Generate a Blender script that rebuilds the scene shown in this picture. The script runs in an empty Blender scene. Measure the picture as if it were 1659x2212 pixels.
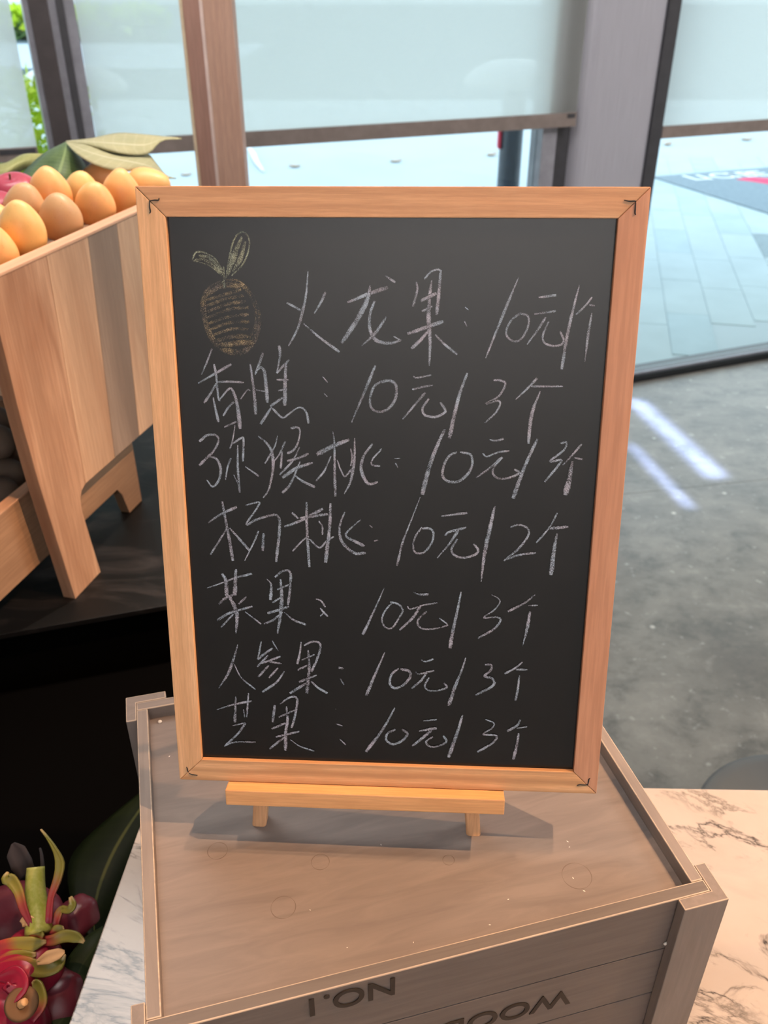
import bpy, bmesh, math, random
from mathutils import Vector, Matrix, noise as mnoise
random.seed(7)
C = bpy.context.scene.collection
S = bpy.context.scene
R = math.radians
EYE = 1.48          # camera height above the floor (metres)

# ------------------------------------------------------------------ camera
cam = bpy.data.objects.new('camera', bpy.data.cameras.new('camera'))
C.objects.link(cam); S.camera = cam
cam.location = (0, 0, EYE)
cam.rotation_euler = (R(90 - 31.675), 0, 0)
cam.data.sensor_fit = 'HORIZONTAL'; cam.data.sensor_width = 36.0
cam.data.lens = 1880 / 1659 * 36
cam.data.clip_start = 0.02; cam.data.clip_end = 200
cam.data.dof.use_dof = True; cam.data.dof.focus_distance = 0.60
cam.data.dof.aperture_fstop = 15
# ------------------------------------------------------------------ sky
w = bpy.data.worlds.new('sky'); S.world = w; w.use_nodes = True
nt = w.node_tree; bg = nt.nodes['Background']
tc = nt.nodes.new('ShaderNodeTexCoord'); sep = nt.nodes.new('ShaderNodeSeparateXYZ')
rp = nt.nodes.new('ShaderNodeValToRGB')
rp.color_ramp.elements[0].position = 0.0; rp.color_ramp.elements[0].color = (0.86, 0.93, 0.97, 1)
rp.color_ramp.elements[1].position = 1.0; rp.color_ramp.elements[1].color = (0.62, 0.80, 1.0, 1)
nt.links.new(tc.outputs['Generated'], sep.inputs[0]); nt.links.new(sep.outputs['Z'], rp.inputs[0])
nt.links.new(rp.outputs[0], bg.inputs['Color']); bg.inputs['Strength'].default_value = 2.7
# ------------------------------------------------------------------ ceiling spots, plus lamps added for fill, sheen and streaks
def lamp(name, kind, loc, target, energy, color, **kw):
    l = bpy.data.lights.new(name, kind); l.energy = energy; l.color = color
    for k, v in kw.items(): setattr(l, k, v)
    o = bpy.data.objects.new(name, l); C.objects.link(o); o.location = loc
    o.rotation_euler = (Vector(target) - Vector(loc)).to_track_quat('-Z', 'Y').to_euler()
    return o
def spot(name, loc, target, energy, color, size=60, r=0.02, blend=0.6):
    return lamp(name, 'SPOT', loc, target, energy, color, spot_size=R(size), shadow_soft_size=r, spot_blend=blend)
CEIL = 2.80
spot('ceiling_spotlight', (1.06, 0.78, EYE + 1.245), (0.08, 0.42, 0.93), 95, (1.0, 0.56, 0.30), 50, 0.012)
spot('ceiling_spotlight', (0.99, 0.34, EYE + 1.245), (0.06, 0.44, 0.93), 175, (1.0, 0.58, 0.31), 50, 0.012)
spot('ceiling_spotlight', (-0.29, 0.71, EYE + 1.245), (0.05, 0.42, 0.93), 45, (1.0, 0.62, 0.38), 45, 0.012)
spot('ceiling_spotlight', (0.25, 1.75, EYE + 1.20), (-0.45, 1.25, 1.15), 125, (1.0, 0.84, 0.68), 38, 0.02)
def panel(loc, target, energy, color, sx, sy):
    return lamp('added_area_light', 'AREA', loc, target, energy, color, shape='RECTANGLE', size=sx, size_y=sy)  # unseen soft area lamp, added to brighten the room and floor
panel((0.3, -1.2, 2.74), (0.3, -1.19, 0), 14, (1.0, 0.93, 0.88), 2.4, 1.2)
lamp('added_wall_light', 'AREA', (0.3, -2.2, 2.7), (0.3, -3.0, 2.2), 150, (0.92, 0.94, 1.0), shape='RECTANGLE', size=3.0, size_y=0.3)  # added lamp: brightens the back wall so the board's top gets a sheen
panel((2.3, 1.7, 2.74), (2.1, 2.2, 0), 72, (1.0, 0.94, 0.88), 1.4, 1.0)
panel((-0.6, 1.5, 2.74), (-0.5, 1.9, 0), 22, (1.0, 0.95, 0.91), 1.0, 0.6)
def shaft(loc, target, energy, sx, sy, spread, rot):
    o = panel(loc, (loc[0], loc[1], 0.001), energy, (0.36, 0.50, 1.0), sx, sy); o.name = 'added_streak_light'  # added narrow indoor lamp, imitates daylight streaks on the floor
    o.data.spread = R(spread); o.rotation_euler = (0, 0, rot)
    return o
SL = math.atan2(-0.636, 0.125)      # direction in which the streaks run over the floor
shaft((1.09, 2.95, 2.3), None, 0.95, 0.66, 0.072, 2.2, SL)
shaft((0.955, 2.65, 2.3), None, 0.26, 0.46, 0.022, 2.0, SL)
# ------------------------------------------------------------------ exposure
S.view_settings.view_transform = 'Standard'; S.view_settings.look = 'None'
S.view_settings.exposure = 0.0; S.view_settings.gamma = 1.0
S.view_settings.use_curve_mapping = False
S.cycles.use_denoising = True
S.cycles.max_bounces = 8; S.cycles.transparent_max_bounces = 16
S.cycles.sample_clamp_indirect = 6; S.cycles.caustics_reflective = False; S.cycles.caustics_refractive = False

# ------------------------------------------------------------------ materials
def col(r, g, b):
    f = lambda c: (c / 255 / 12.92) if c / 255 <= 0.04045 else ((c / 255 + 0.055) / 1.055) ** 2.4
    return (f(r), f(g), f(b), 1)
class NT:
    def __init__(s, name):
        s.m = bpy.data.materials.new(name); s.m.use_nodes = True
        s.t = s.m.node_tree; s.b = s.t.nodes['Principled BSDF']; s.out = s.t.nodes['Material Output']
        s.tc = s.t.nodes.new('ShaderNodeTexCoord')
    def n(s, k, **kw):
        n = s.t.nodes.new(k)
        for a, v in kw.items(): setattr(n, a, v)
        return n
    def l(s, a, b): s.t.links.new(a, b)
    def map(s, scale=(1, 1, 1), rot=(0, 0, 0), src='Object', loc=(0, 0, 0)):
        m = s.n('ShaderNodeMapping'); m.inputs['Scale'].default_value = scale
        m.inputs['Rotation'].default_value = rot; m.inputs['Location'].default_value = loc
        s.l(s.tc.outputs[src], m.inputs[0]); return m.outputs[0]
    def noise(s, vec, scale, detail=4, rough=0.55, dist=0.0):
        n = s.n('ShaderNodeTexNoise'); n.inputs['Scale'].default_value = scale
        n.inputs['Detail'].default_value = detail; n.inputs['Roughness'].default_value = rough
        n.inputs['Distortion'].default_value = dist; s.l(vec, n.inputs['Vector']); return n.outputs['Fac']
    def ramp(s, fac, stops, interp='LINEAR'):
        r = s.n('ShaderNodeValToRGB'); cr = r.color_ramp; cr.interpolation = interp
        while len(cr.elements) < len(stops): cr.elements.new(0.5)
        for e, (p, c) in zip(cr.elements, stops): e.position = p; e.color = c if len(c) == 4 else (*c, 1)
        s.l(fac, r.inputs[0]); return r.outputs[0]
    def mix(s, fac, a, b, mode='MIX'):
        m = s.n('ShaderNodeMix', data_type='RGBA', blend_type=mode)
        if isinstance(fac, (int, float)): m.inputs[0].default_value = fac
        else: s.l(fac, m.inputs[0])
        for i, x in ((6, a), (7, b)):
            if isinstance(x, tuple): m.inputs[i].default_value = x
            else: s.l(x, m.inputs[i])
        return m.outputs[2]
    def base(s, x):
        if isinstance(x, tuple): s.b.inputs['Base Color'].default_value = x
        else: s.l(x, s.b.inputs['Base Color'])
    def bump(s, h, strength=0.3, dist=0.001):
        b = s.n('ShaderNodeBump'); b.inputs['Strength'].default_value = strength
        b.inputs['Distance'].default_value = dist; s.l(h, b.inputs['Height']); s.l(b.outputs[0], s.b.inputs['Normal'])
    def rough(s, v, spec=0.5):
        s.b.inputs['Roughness'].default_value = v; s.b.inputs['Specular IOR Level'].default_value = spec

def G(v): return (v, v, v, 1)
def plain(name, c, rough=0.5, spec=0.5, metal=0.0, var=0.12, scale=30):
    t = NT(name); f = t.noise(t.map(), scale, 4)
    t.base(t.mix(t.ramp(f, [(0.3, G(0)), (0.7, G(1))]), tuple(x * (1 - var) for x in c[:3]) + (1,), tuple(min(1, x * (1 + var)) for x in c[:3]) + (1,)))
    t.rough(rough, spec); t.b.inputs['Metallic'].default_value = metal
    t.bump(t.noise(t.map(), scale * 8, 3), 0.08, 0.0005)
    return t.m
def wood(name, a, b, axis='Z', grain=1.0, rough=0.5, wave=0.25, seed=0.0, contrast=1.0, spec=0.35):
    """fine grain running along the local axis, broad wavy figure, darker pores"""
    t = NT(name)
    k = {'X': (3, 60, 60), 'Y': (60, 3, 60), 'Z': (60, 60, 3)}[axis]
    k2 = {'X': (2, 14, 14), 'Y': (14, 2, 14), 'Z': (14, 14, 2)}[axis]
    v = t.map(tuple(x * grain for x in k), loc=(seed, seed * 1.7, seed * 0.3)); v2 = t.map(tuple(x * grain for x in k2), loc=(seed * 2, seed, seed))
    fine = t.noise(v, 8, 3, 0.6); broad = t.noise(v2, 1.6, 3, 0.5, 1.2)
    wv = t.n('ShaderNodeTexWave', wave_type='BANDS', bands_direction={'X': 'Z', 'Y': 'X', 'Z': 'X'}[axis])
    wv.inputs['Scale'].default_value = 1.4; wv.inputs['Distortion'].default_value = 7
    wv.inputs['Detail'].default_value = 2; wv.inputs['Detail Scale'].default_value = 0.6
    t.l(v2, wv.inputs['Vector'])
    c = t.mix(t.ramp(broad, [(0.5 - 0.22 / contrast, G(0)), (0.5 + 0.22 / contrast, G(1))]), a, b)
    dk = tuple(x * 0.62 for x in a[:3]) + (1,)
    m1 = t.n('ShaderNodeMath', operation='MULTIPLY'); m1.inputs[1].default_value = wave; t.l(wv.outputs['Fac'], m1.inputs[0])
    c = t.mix(m1.outputs[0], c, dk)
    m2 = t.n('ShaderNodeMath', operation='MULTIPLY'); m2.inputs[1].default_value = 0.30
    t.l(t.ramp(fine, [(0.42, G(1)), (0.60, G(0))]), m2.inputs[0])
    c = t.mix(m2.outputs[0], c, dk)
    t.base(c); t.rough(rough, spec); t.bump(fine, 0.25, 0.0004)
    return t.m
M = {}
def pine(axis, seed): return wood('pine_' + axis + str(seed), col(222, 172, 128), col(236, 192, 150), axis, 1.6, 0.45, 0.30, seed)
M['pineX'] = wood('pine_strong_grain', col(218, 166, 120), col(234, 190, 148), 'X', 1.9, 0.45, 0.72, 1.0); M['pineX2'] = wood('pine_top_rail', col(202, 152, 114), col(214, 170, 132), 'X', 1.6, 0.45, 0.30, 4.3); M['pineZ'] = pine('Z', 2.2)
M['pineZ2'] = wood('smooth_reddish_pine', col(188, 136, 108), col(202, 152, 124), 'Z', 0.8, 0.45, 0.12, 3.1)
M['easel'] = wood('easel_pine', col(222, 164, 112), col(232, 182, 132), 'X', 1.2, 0.45, 0.2, 5)
M['easelZ'] = wood('easel_leg_pine', col(214, 162, 118), col(228, 180, 138), 'Z', 1.2, 0.45, 0.2, 6)
M['staple'] = plain('dark_staple_steel', col(48, 50, 54), 0.4, 0.5, 0.6)
def board_nodes(t):
    f = t.noise(t.map(), 14, 4); g = t.noise(t.map((1, 1, 1)), 700, 2)
    c = t.mix(t.ramp(f, [(0.35, G(0)), (0.7, G(1))]), (0.0045, 0.0040, 0.0043, 1), (0.0070, 0.0064, 0.0067, 1))
    t.base(c); t.rough(0.26, 0.42); t.bump(g, 0.05, 0.0002)
    return t
M['board'] = board_nodes(NT('blackboard_paint')).m
def chalk(name, c1, c2, dens, fscale=2300):
    t = board_nodes(NT(name))
    d = t.n('ShaderNodeBsdfDiffuse'); f0 = t.noise(t.map(), 60, 2)
    t.l(t.mix(t.ramp(f0, [(0.4, G(0)), (0.6, G(1))]), c1, c2), d.inputs['Color'])
    g = t.noise(t.map(), fscale, 3, 0.65); lo = t.noise(t.map(), 160, 2)
    sp = t.n('ShaderNodeSeparateXYZ'); t.l(t.tc.outputs['UV'], sp.inputs[0])
    ab = t.n('ShaderNodeMath', operation='SUBTRACT'); ab.inputs[1].default_value = 0.5; t.l(sp.outputs['Y'], ab.inputs[0])
    a2 = t.n('ShaderNodeMath', operation='ABSOLUTE'); t.l(ab.outputs[0], a2.inputs[0])
    a3 = t.n('ShaderNodeMath', operation='MULTIPLY'); a3.inputs[1].default_value = 2; t.l(a2.outputs[0], a3.inputs[0])
    a4 = t.n('ShaderNodeMath', operation='POWER'); a4.inputs[1].default_value = 4; t.l(a3.outputs[0], a4.inputs[0])
    def mth(op, a, b):
        n = t.n('ShaderNodeMath', operation=op)
        for i, x in enumerate((a, b)):
            if isinstance(x, (int, float)): n.inputs[i].default_value = x
            else: t.l(x, n.inputs[i])
        return n.outputs[0]
    v = mth('ADD', g, mth('MULTIPLY', mth('SUBTRACT', lo, 0.5), 0.35))
    v = mth('ADD', v, dens); v = mth('SUBTRACT', v, mth('MULTIPLY', a4.outputs[0], 0.22))
    fac = t.ramp(v, [(0.44, G(0)), (0.66, G(0.9))])
    mx = t.n('ShaderNodeMixShader'); t.l(fac, mx.inputs[0]); t.l(t.b.outputs[0], mx.inputs[1]); t.l(d.outputs[0], mx.inputs[2])
    t.l(mx.outputs[0], t.out.inputs['Surface'])
    return t.m
M['chalk'] = chalk('white_chalk', (0.45, 0.58, 0.76, 1), (0.50, 0.53, 0.68, 1), 0.055)
M['chalk_gold'] = chalk('golden_chalk', (0.56, 0.46, 0.28, 1), (0.42, 0.36, 0.32, 1), -0.07)
M['chalk_green'] = chalk('grey_green_chalk', (0.40, 0.50, 0.42, 1), (0.50, 0.56, 0.42, 1), 0.0)
def greywash(name, a, b, axis, seed=0):
    t = NT(name); k = {'X': (4, 50, 50), 'Y': (50, 4, 50), 'Z': (50, 50, 4)}[axis]
    v = t.map(k, loc=(seed, seed, seed)); f = t.noise(v, 3, 4, 0.6, 0.5); g = t.noise(t.map(), 9, 4, 0.6)
    c = t.mix(t.ramp(f, [(0.3, G(0)), (0.7, G(1))]), a, b)
    c = t.mix(t.ramp(g, [(0.45, G(0)), (0.75, G(0.35))]), c, tuple(x * 1.35 for x in a[:3]) + (1,))
    t.base(c); t.rough(0.55, 0.35); t.bump(t.noise(v, 8, 4), 0.18, 0.0004)
    return t.m
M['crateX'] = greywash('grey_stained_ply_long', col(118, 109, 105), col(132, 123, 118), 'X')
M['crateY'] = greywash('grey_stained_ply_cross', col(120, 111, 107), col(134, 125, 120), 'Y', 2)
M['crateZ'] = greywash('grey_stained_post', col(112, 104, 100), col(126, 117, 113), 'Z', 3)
M['cratefront'] = greywash('shaded_grey_stained_plank', col(92, 85, 82), col(106, 98, 94), 'X', 5)  # same grey stain darkened: the front's shade is put into its colour
# recessed panel with faint ring stains and specks
t = NT('grey_stained_panel'); v = t.map((6, 40, 40), rot=(0, 0, 0.25)); f = t.noise(v, 2.4, 4, 0.6, 0.8); g = t.noise(t.map(), 8, 5)
c = t.mix(t.ramp(f, [(0.3, G(0)), (0.7, G(1))]), col(112, 103, 99), col(128, 118, 113))
c = t.mix(t.ramp(g, [(0.5, G(0)), (0.8, G(0.4))]), c, col(138, 126, 119))
t.base(c); t.rough(0.5, 0.35); t.bump(t.noise(v, 9, 4), 0.15, 0.0004); M['cratepanel'] = t.m
M['ring'] = plain('old_ring_stain', col(102, 91, 84), 0.5, 0.3)
M['ink'] = plain('stencil_ink', col(52, 46, 42), 0.6, 0.2)
M['nail'] = plain('pale_nail_head', col(232, 226, 218), 0.35, 0.5)
# marble: white with black-grey veins running one way
def marble(name):
    t = NT(name)
    def stretched(rot, sc, seed):
        a = t.map(rot=(0, 0, rot)); m = t.n('ShaderNodeMapping'); m.inputs['Scale'].default_value = sc; m.inputs['Location'].default_value = (seed, seed * 0.7, 0)
        t.l(a, m.inputs[0]); return m.outputs[0]
    def vein(scale, rot, sc, width, seed, dist=0.9):
        n = t.noise(stretched(rot, sc, seed), scale, 7, 0.62, dist)
        m = t.n('ShaderNodeMath', operation='SUBTRACT'); m.inputs[1].default_value = 0.5; t.l(n, m.inputs[0])
        a = t.n('ShaderNodeMath', operation='ABSOLUTE'); t.l(m.outputs[0], a.inputs[0])
        return t.ramp(a.outputs[0], [(0.0, G(1)), (width, G(0.35)), (width * 2.4, G(0))])
    wv = t.noise(t.map(), 4.0, 5, 0.6)
    c = t.mix(t.ramp(wv, [(0.35, G(0)), (0.7, G(1))]), col(172, 160, 150), col(184, 177, 172))
    c = t.mix(t.ramp(t.noise(stretched(0.4, (1, 2.5, 1), 2.0), 7, 6, 0.6, 0.6), [(0.52, G(0)), (0.75, G(0.55))]), c, col(160, 152, 146))
    mk = t.ramp(t.noise(stretched(0.35, (1, 2, 1), 5.0), 6, 4, 0.6), [(0.46, G(0)), (0.58, G(1))])
    c = t.mix(t.mix(1.0, vein(3.4, 0.42, (1, 2.8, 1), 0.011, 1.3), mk, 'MULTIPLY'), c, col(66, 62, 62))
    mk2 = t.ramp(t.noise(stretched(0.35, (1, 1.6, 1), 9.0), 11, 3, 0.6), [(0.50, G(0)), (0.64, G(0.7))])
    c = t.mix(t.mix(1.0, vein(8, 0.5, (1, 2.2, 1), 0.014, 4.1, 0.5), mk2, 'MULTIPLY'), c, col(86, 80, 76))
    t.base(c); t.rough(0.18, 0.5); return t.m
M['marble'] = marble('white_veined_marble')
# floor stone
def stone(name, seed=0):
    t = NT(name); v = t.map(loc=(seed, seed, 0), src='Object')
    a = t.noise(v, 2.2, 8, 0.62, 0.6); b = t.noise(t.map((1, 1.3, 1), loc=(seed, 2, 0)), 7, 9, 0.72, 0.25); d = t.noise(v, 34, 5, 0.6)
    c = t.mix(t.ramp(a, [(0.32, G(0)), (0.68, G(1))]), col(118, 113, 107), col(152, 147, 139))
    c = t.mix(t.ramp(b, [(0.36, G(0.75)), (0.52, G(0))]), c, col(98, 96, 92))
    c = t.mix(t.ramp(b, [(0.56, G(0)), (0.72, G(0.6))]), c, col(180, 175, 166))
    c = t.mix(t.ramp(d, [(0.62, G(0)), (0.74, G(0.55))]), c, col(214, 210, 202))
    vo = t.n('ShaderNodeTexVoronoi'); vo.inputs['Scale'].default_value = 7; t.l(v, vo.inputs['Vector'])
    c = t.mix(t.ramp(vo.outputs['Distance'], [(0.02, G(0.9)), (0.07, G(0))]), c, col(232, 228, 220))
    t.base(c); t.rough(0.28, 0.5); t.bump(b, 0.04, 0.001); return t.m
M['floor'] = stone('mottled_grey_stone')
M['joint'] = plain('floor_joint', col(96, 92, 88), 0.8)
M['black_stone'] = None
t = NT('black_marbled_stone'); a = t.noise(t.map((1, 2, 1)), 6, 8, 0.65, 1.2)
c = t.mix(t.ramp(a, [(0.50, G(0)), (0.78, G(1))]), (0.003, 0.0028, 0.003, 1), (0.035, 0.031, 0.032, 1))
t.base(c); t.rough(0.5, 0.2); M['black_stone'] = t.m
t = NT('black_cloth'); t.base((0.0016, 0.0015, 0.0015, 1)); t.rough(1.0, 0.0); t.bump(t.noise(t.map(), 900, 2), 0.2, 0.0003); M['cloth'] = t.m
M['steel'] = None
t = NT('satin_grey_column'); t.base(t.mix(t.ramp(t.noise(t.map((60, 60, 1)), 6, 3), [(0.3, G(0)), (0.7, G(1))]), col(176, 176, 188), col(190, 190, 202)))
t.rough(0.34, 0.5); t.b.inputs['Metallic'].default_value = 0.15; M['steel'] = t.m
M['dark_frame'] = plain('dark_grey_frame', col(66, 66, 72), 0.4, 0.5)
M['mid_frame'] = plain('mid_grey_frame', col(150, 150, 160), 0.4, 0.5)
M['brown_frame'] = plain('brownish_grey_frame', col(74, 68, 70), 0.45, 0.4)
M['track'] = plain('dark_floor_track', col(40, 44, 48), 0.35, 0.5)
M['bar'] = plain('taupe_blind_bar', col(140, 128, 124), 0.5, 0.3)
M['ceiling'] = plain('grey_ceiling', col(88, 85, 82), 0.9)
M['wall'] = plain('pale_wall', col(206, 200, 192), 0.9)
def blind(name):
    t = NT(name)
    f = t.noise(t.map((3, 3, 26)), 10, 3, 0.7); f2 = t.noise(t.map((30, 30, 4)), 10, 2)
    d = t.n('ShaderNodeBsdfTranslucent'); df = t.n('ShaderNodeBsdfDiffuse'); tr = t.n('ShaderNodeBsdfTransparent')
    c = t.mix(t.ramp(f, [(0.3, G(0)), (0.7, G(1))]), (0.84, 0.86, 0.84, 1), (0.92, 0.94, 0.92, 1))
    t.l(c, d.inputs[0]); t.l(c, df.inputs[0])
    m1 = t.n('ShaderNodeMixShader'); m1.inputs[0].default_value = 0.15; t.l(d.outputs[0], m1.inputs[1]); t.l(df.outputs[0], m1.inputs[2])
    m2 = t.n('ShaderNodeMixShader'); t.l(t.ramp(f, [(0.3, G(0.26)), (0.7, G(0.34))]), m2.inputs[0])
    t.l(m1.outputs[0], m2.inputs[1]); t.l(tr.outputs[0], m2.inputs[2]); t.l(m2.outputs[0], t.out.inputs['Surface'])
    return t.m
M['blind'] = blind('sheer_roller_fabric')
t = NT('clear_window_glass'); tr = t.n('ShaderNodeBsdfTransparent'); tr.inputs[0].default_value = (0.93, 0.98, 0.97, 1)
gl = t.n('ShaderNodeBsdfGlossy'); gl.inputs['Roughness'].default_value = 0.02; fr = t.n('ShaderNodeMath', operation='MULTIPLY_ADD'); lw = t.n('ShaderNodeLayerWeight'); pwn = t.n('ShaderNodeMath', operation='POWER'); pwn.inputs[1].default_value = 4; t.l(lw.outputs['Facing'], pwn.inputs[0]); t.l(pwn.outputs[0], fr.inputs[0]); fr.inputs[1].default_value = 0.5; fr.inputs[2].default_value = 0.03
mx = t.n('ShaderNodeMixShader'); t.l(fr.outputs[0], mx.inputs[0]); t.l(tr.outputs[0], mx.inputs[1]); t.l(gl.outputs[0], mx.inputs[2])
t.l(mx.outputs[0], t.out.inputs['Surface']); M['glass'] = t.m
M['pave'] = plain('pale_paving_tile', col(190, 201, 203), 0.7, 0.3, var=0.05, scale=4)
M['pave2'] = plain('pale_paving_tile_cool', col(182, 196, 200), 0.7, 0.3, var=0.06, scale=5)
M['pave_dark'] = plain('grey_paving_tile', col(150, 162, 166), 0.7, 0.3)
M['ground'] = plain('pale_outdoor_paving', col(190, 199, 202), 0.8, 0.3, var=0.04, scale=1)
M['asphalt'] = plain('grey_asphalt', col(84, 98, 106), 0.85, 0.3, var=0.15, scale=2)
M['roadwhite'] = plain('pale_roadway', col(190, 198, 208), 0.85, 0.3)
M['mat'] = plain('grey_door_mat', col(140, 152, 160), 0.95, 0.2)
M['mat_white'] = plain('white_mat_print', col(240, 240, 240), 0.9)
M['mat_red'] = plain('red_mat_print', col(240, 70, 110), 0.9)
M['post_dark'] = plain('slate_painted_steel', col(58, 70, 86), 0.4)
M['white_paint'] = plain('white_painted_metal', col(246, 248, 250), 0.4)
M['red_paint'] = plain('red_sticker', col(226, 40, 80), 0.5)
M['hedge'] = plain('yellow_green_foliage', (0.62, 0.85, 0.06, 1), 0.6, 0.3, var=0.35, scale=20)
M['hedge2'] = plain('dull_green_foliage', (0.20, 0.33, 0.13, 1), 0.6, 0.3, var=0.35, scale=20)
M['dryleaf'] = plain('dry_leaf', col(200, 176, 158), 0.8)
M['post_wood'] = wood('reddish_post_wood', col(204, 162, 142), col(216, 176, 156), 'Z', 1.0, 0.5, 0.18, 8)
M['post_wood2'] = wood('reddish_post_wood_smooth', col(182, 140, 126), col(192, 152, 138), 'Z', 0.5, 0.5, 0.1, 9)
M['cream'] = plain('cream_edge_strip', col(226, 206, 176), 0.5)
M['pink_white'] = plain('pale_edge_strip', col(232, 208, 200), 0.5)
def acacia(n, a, b, seed, axis='Z', con=1.0): return wood(n, a, b, axis, 0.55, 0.5, 0.55, seed, con, 0.3)
M['ac1'] = acacia('acacia_plank_reddish', col(156, 114, 88), col(216, 178, 148), 11, 'Z', 1.5)
M['ac2'] = acacia('acacia_plank_tan', col(184, 146, 118), col(220, 186, 156), 12, 'Z', 1.4)
M['ac3'] = acacia('acacia_plank_grey', col(144, 124, 110), col(176, 154, 138), 13, 'Z', 1.3)
M['ac4'] = acacia('acacia_plank_light', col(194, 156, 128), col(224, 190, 160), 14, 'Z', 1.4)
M['acY'] = acacia('acacia_rail', col(150, 118, 94), col(178, 144, 116), 15, 'Y')
M['acrim'] = acacia('acacia_rim_pale', col(222, 176, 146), col(234, 192, 164), 16, 'Y')
M['stool'] = plain('grey_seat_pad', col(82, 88, 92), 0.55, 0.3, var=0.03)
def fruit(name, top, bot, blush, rough=0.42, sscale=5):
    t = NT(name); f = t.noise(t.map(src='Object'), 26, 3); sp = t.noise(t.map(src='Object'), 420, 2)
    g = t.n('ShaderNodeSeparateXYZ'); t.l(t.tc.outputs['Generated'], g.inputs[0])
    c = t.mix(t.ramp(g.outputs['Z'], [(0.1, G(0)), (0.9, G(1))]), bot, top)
    c = t.mix(t.ramp(f, [(0.45, G(0)), (0.75, G(0.8))]), c, blush)
    c = t.mix(t.ramp(sp, [(0.66, G(0)), (0.74, G(0.35))]), c, tuple(x * 0.45 for x in blush[:3]) + (1,))
    t.base(c); t.rough(rough, 0.4); t.b.inputs['Subsurface Weight'].default_value = 0.08
    t.b.inputs['Subsurface Radius'].default_value = (0.01, 0.004, 0.002); t.bump(sp, 0.08, 0.0004)
    return t.m
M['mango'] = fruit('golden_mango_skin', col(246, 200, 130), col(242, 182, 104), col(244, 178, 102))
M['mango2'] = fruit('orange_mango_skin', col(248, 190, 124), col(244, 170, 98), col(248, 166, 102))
M['mango_shaded'] = fruit('shaded_mango_skin', col(218, 172, 126), col(208, 150, 98), col(208, 150, 104))  # mango skin with shade put into its colour as brown
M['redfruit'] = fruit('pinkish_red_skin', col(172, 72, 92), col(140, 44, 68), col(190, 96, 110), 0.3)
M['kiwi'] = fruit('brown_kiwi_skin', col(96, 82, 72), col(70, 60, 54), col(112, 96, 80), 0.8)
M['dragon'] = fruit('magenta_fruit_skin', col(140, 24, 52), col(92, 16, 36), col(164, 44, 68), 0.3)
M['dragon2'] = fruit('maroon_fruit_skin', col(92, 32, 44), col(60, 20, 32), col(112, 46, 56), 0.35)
t = NT('bract_pink_to_green'); sp = t.n('ShaderNodeSeparateXYZ'); t.l(t.tc.outputs['UV'], sp.inputs[0])
c = t.ramp(sp.outputs['X'], [(0.0, col(140, 30, 54)), (0.22, col(158, 62, 54)), (0.42, col(134, 122, 52)), (0.85, col(112, 108, 40)), (1.0, col(190, 158, 110))])
t.base(c); t.rough(0.4, 0.4); M['bract'] = t.m
M['stem'] = None
t = NT('cut_green_stem'); sp = t.n('ShaderNodeSeparateXYZ'); t.l(t.tc.outputs['Generated'], sp.inputs[0])
c = t.ramp(sp.outputs['Z'], [(0.0, col(200, 80, 84)), (0.16, col(172, 160, 72)), (0.6, col(140, 146, 54)), (1.0, col(160, 160, 70))])
c2 = t.mix(t.ramp(t.noise(t.map((60, 60, 6)), 5, 3), [(0.4, G(0)), (0.7, G(0.5))]), c, col(186, 176, 110)); t.base(c2); t.rough(0.4); M['stem'] = t.m
M['navel'] = plain('dry_brown_navel', col(104, 74, 46), 0.8)
M['navel_in'] = plain('pale_navel_core', col(216, 168, 118), 0.6)
M['wilt'] = plain('withered_dark_petal', col(40, 32, 34), 0.8)
def leafm(name, a, b, vein, side=0.18, spec=0.25):
    t = NT(name); sp = t.n('ShaderNodeSeparateXYZ'); t.l(t.tc.outputs['UV'], sp.inputs[0])
    ab = t.n('ShaderNodeMath', operation='SUBTRACT'); ab.inputs[1].default_value = 0.5; t.l(sp.outputs['Y'], ab.inputs[0])
    a2 = t.n('ShaderNodeMath', operation='ABSOLUTE'); t.l(ab.outputs[0], a2.inputs[0])
    wv = t.n('ShaderNodeTexWave', bands_direction='X'); wv.inputs['Scale'].default_value = 4.5; wv.inputs['Distortion'].default_value = 1.0
    t.l(t.tc.outputs['UV'], wv.inputs['Vector'])
    c = t.mix(t.ramp(t.noise(t.map(src='UV'), 5, 3), [(0.3, G(0)), (0.7, G(1))]), a, b)
    c = t.mix(t.ramp(wv.outputs['Fac'], [(0.8, G(0)), (1.0, G(side))]), c, vein)
    c = t.mix(t.ramp(a2.outputs[0], [(0.012, G(0.85)), (0.035, G(0))]), c, vein)
    t.base(c); t.rough(0.5, spec)
    tl = t.n('ShaderNodeBsdfTranslucent'); t.l(c, tl.inputs[0]); mx = t.n('ShaderNodeMixShader'); mx.inputs[0].default_value = 0.15
    t.l(t.b.outputs[0], mx.inputs[1]); t.l(tl.outputs[0], mx.inputs[2]); t.l(mx.outputs[0], t.out.inputs['Surface'])
    return t.m
M['leaf_green'] = leafm('glossy_green_leaf', col(74, 96, 62), col(96, 116, 74), col(130, 150, 100))
M['leaf_tan'] = leafm('pale_leaf_underside', col(160, 158, 124), col(176, 170, 134), col(198, 194, 166))
M['leaf_olive'] = leafm('olive_leaf_underside', col(140, 144, 92), col(160, 160, 106), col(176, 176, 130))
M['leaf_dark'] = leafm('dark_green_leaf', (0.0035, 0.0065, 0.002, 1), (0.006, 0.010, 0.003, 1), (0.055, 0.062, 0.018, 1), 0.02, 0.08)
M['leaf_dark2'] = leafm('mid_dark_green_leaf', (0.013, 0.021, 0.007, 1), (0.019, 0.030, 0.009, 1), (0.030, 0.042, 0.014, 1), 0.03, 0.12)

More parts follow.
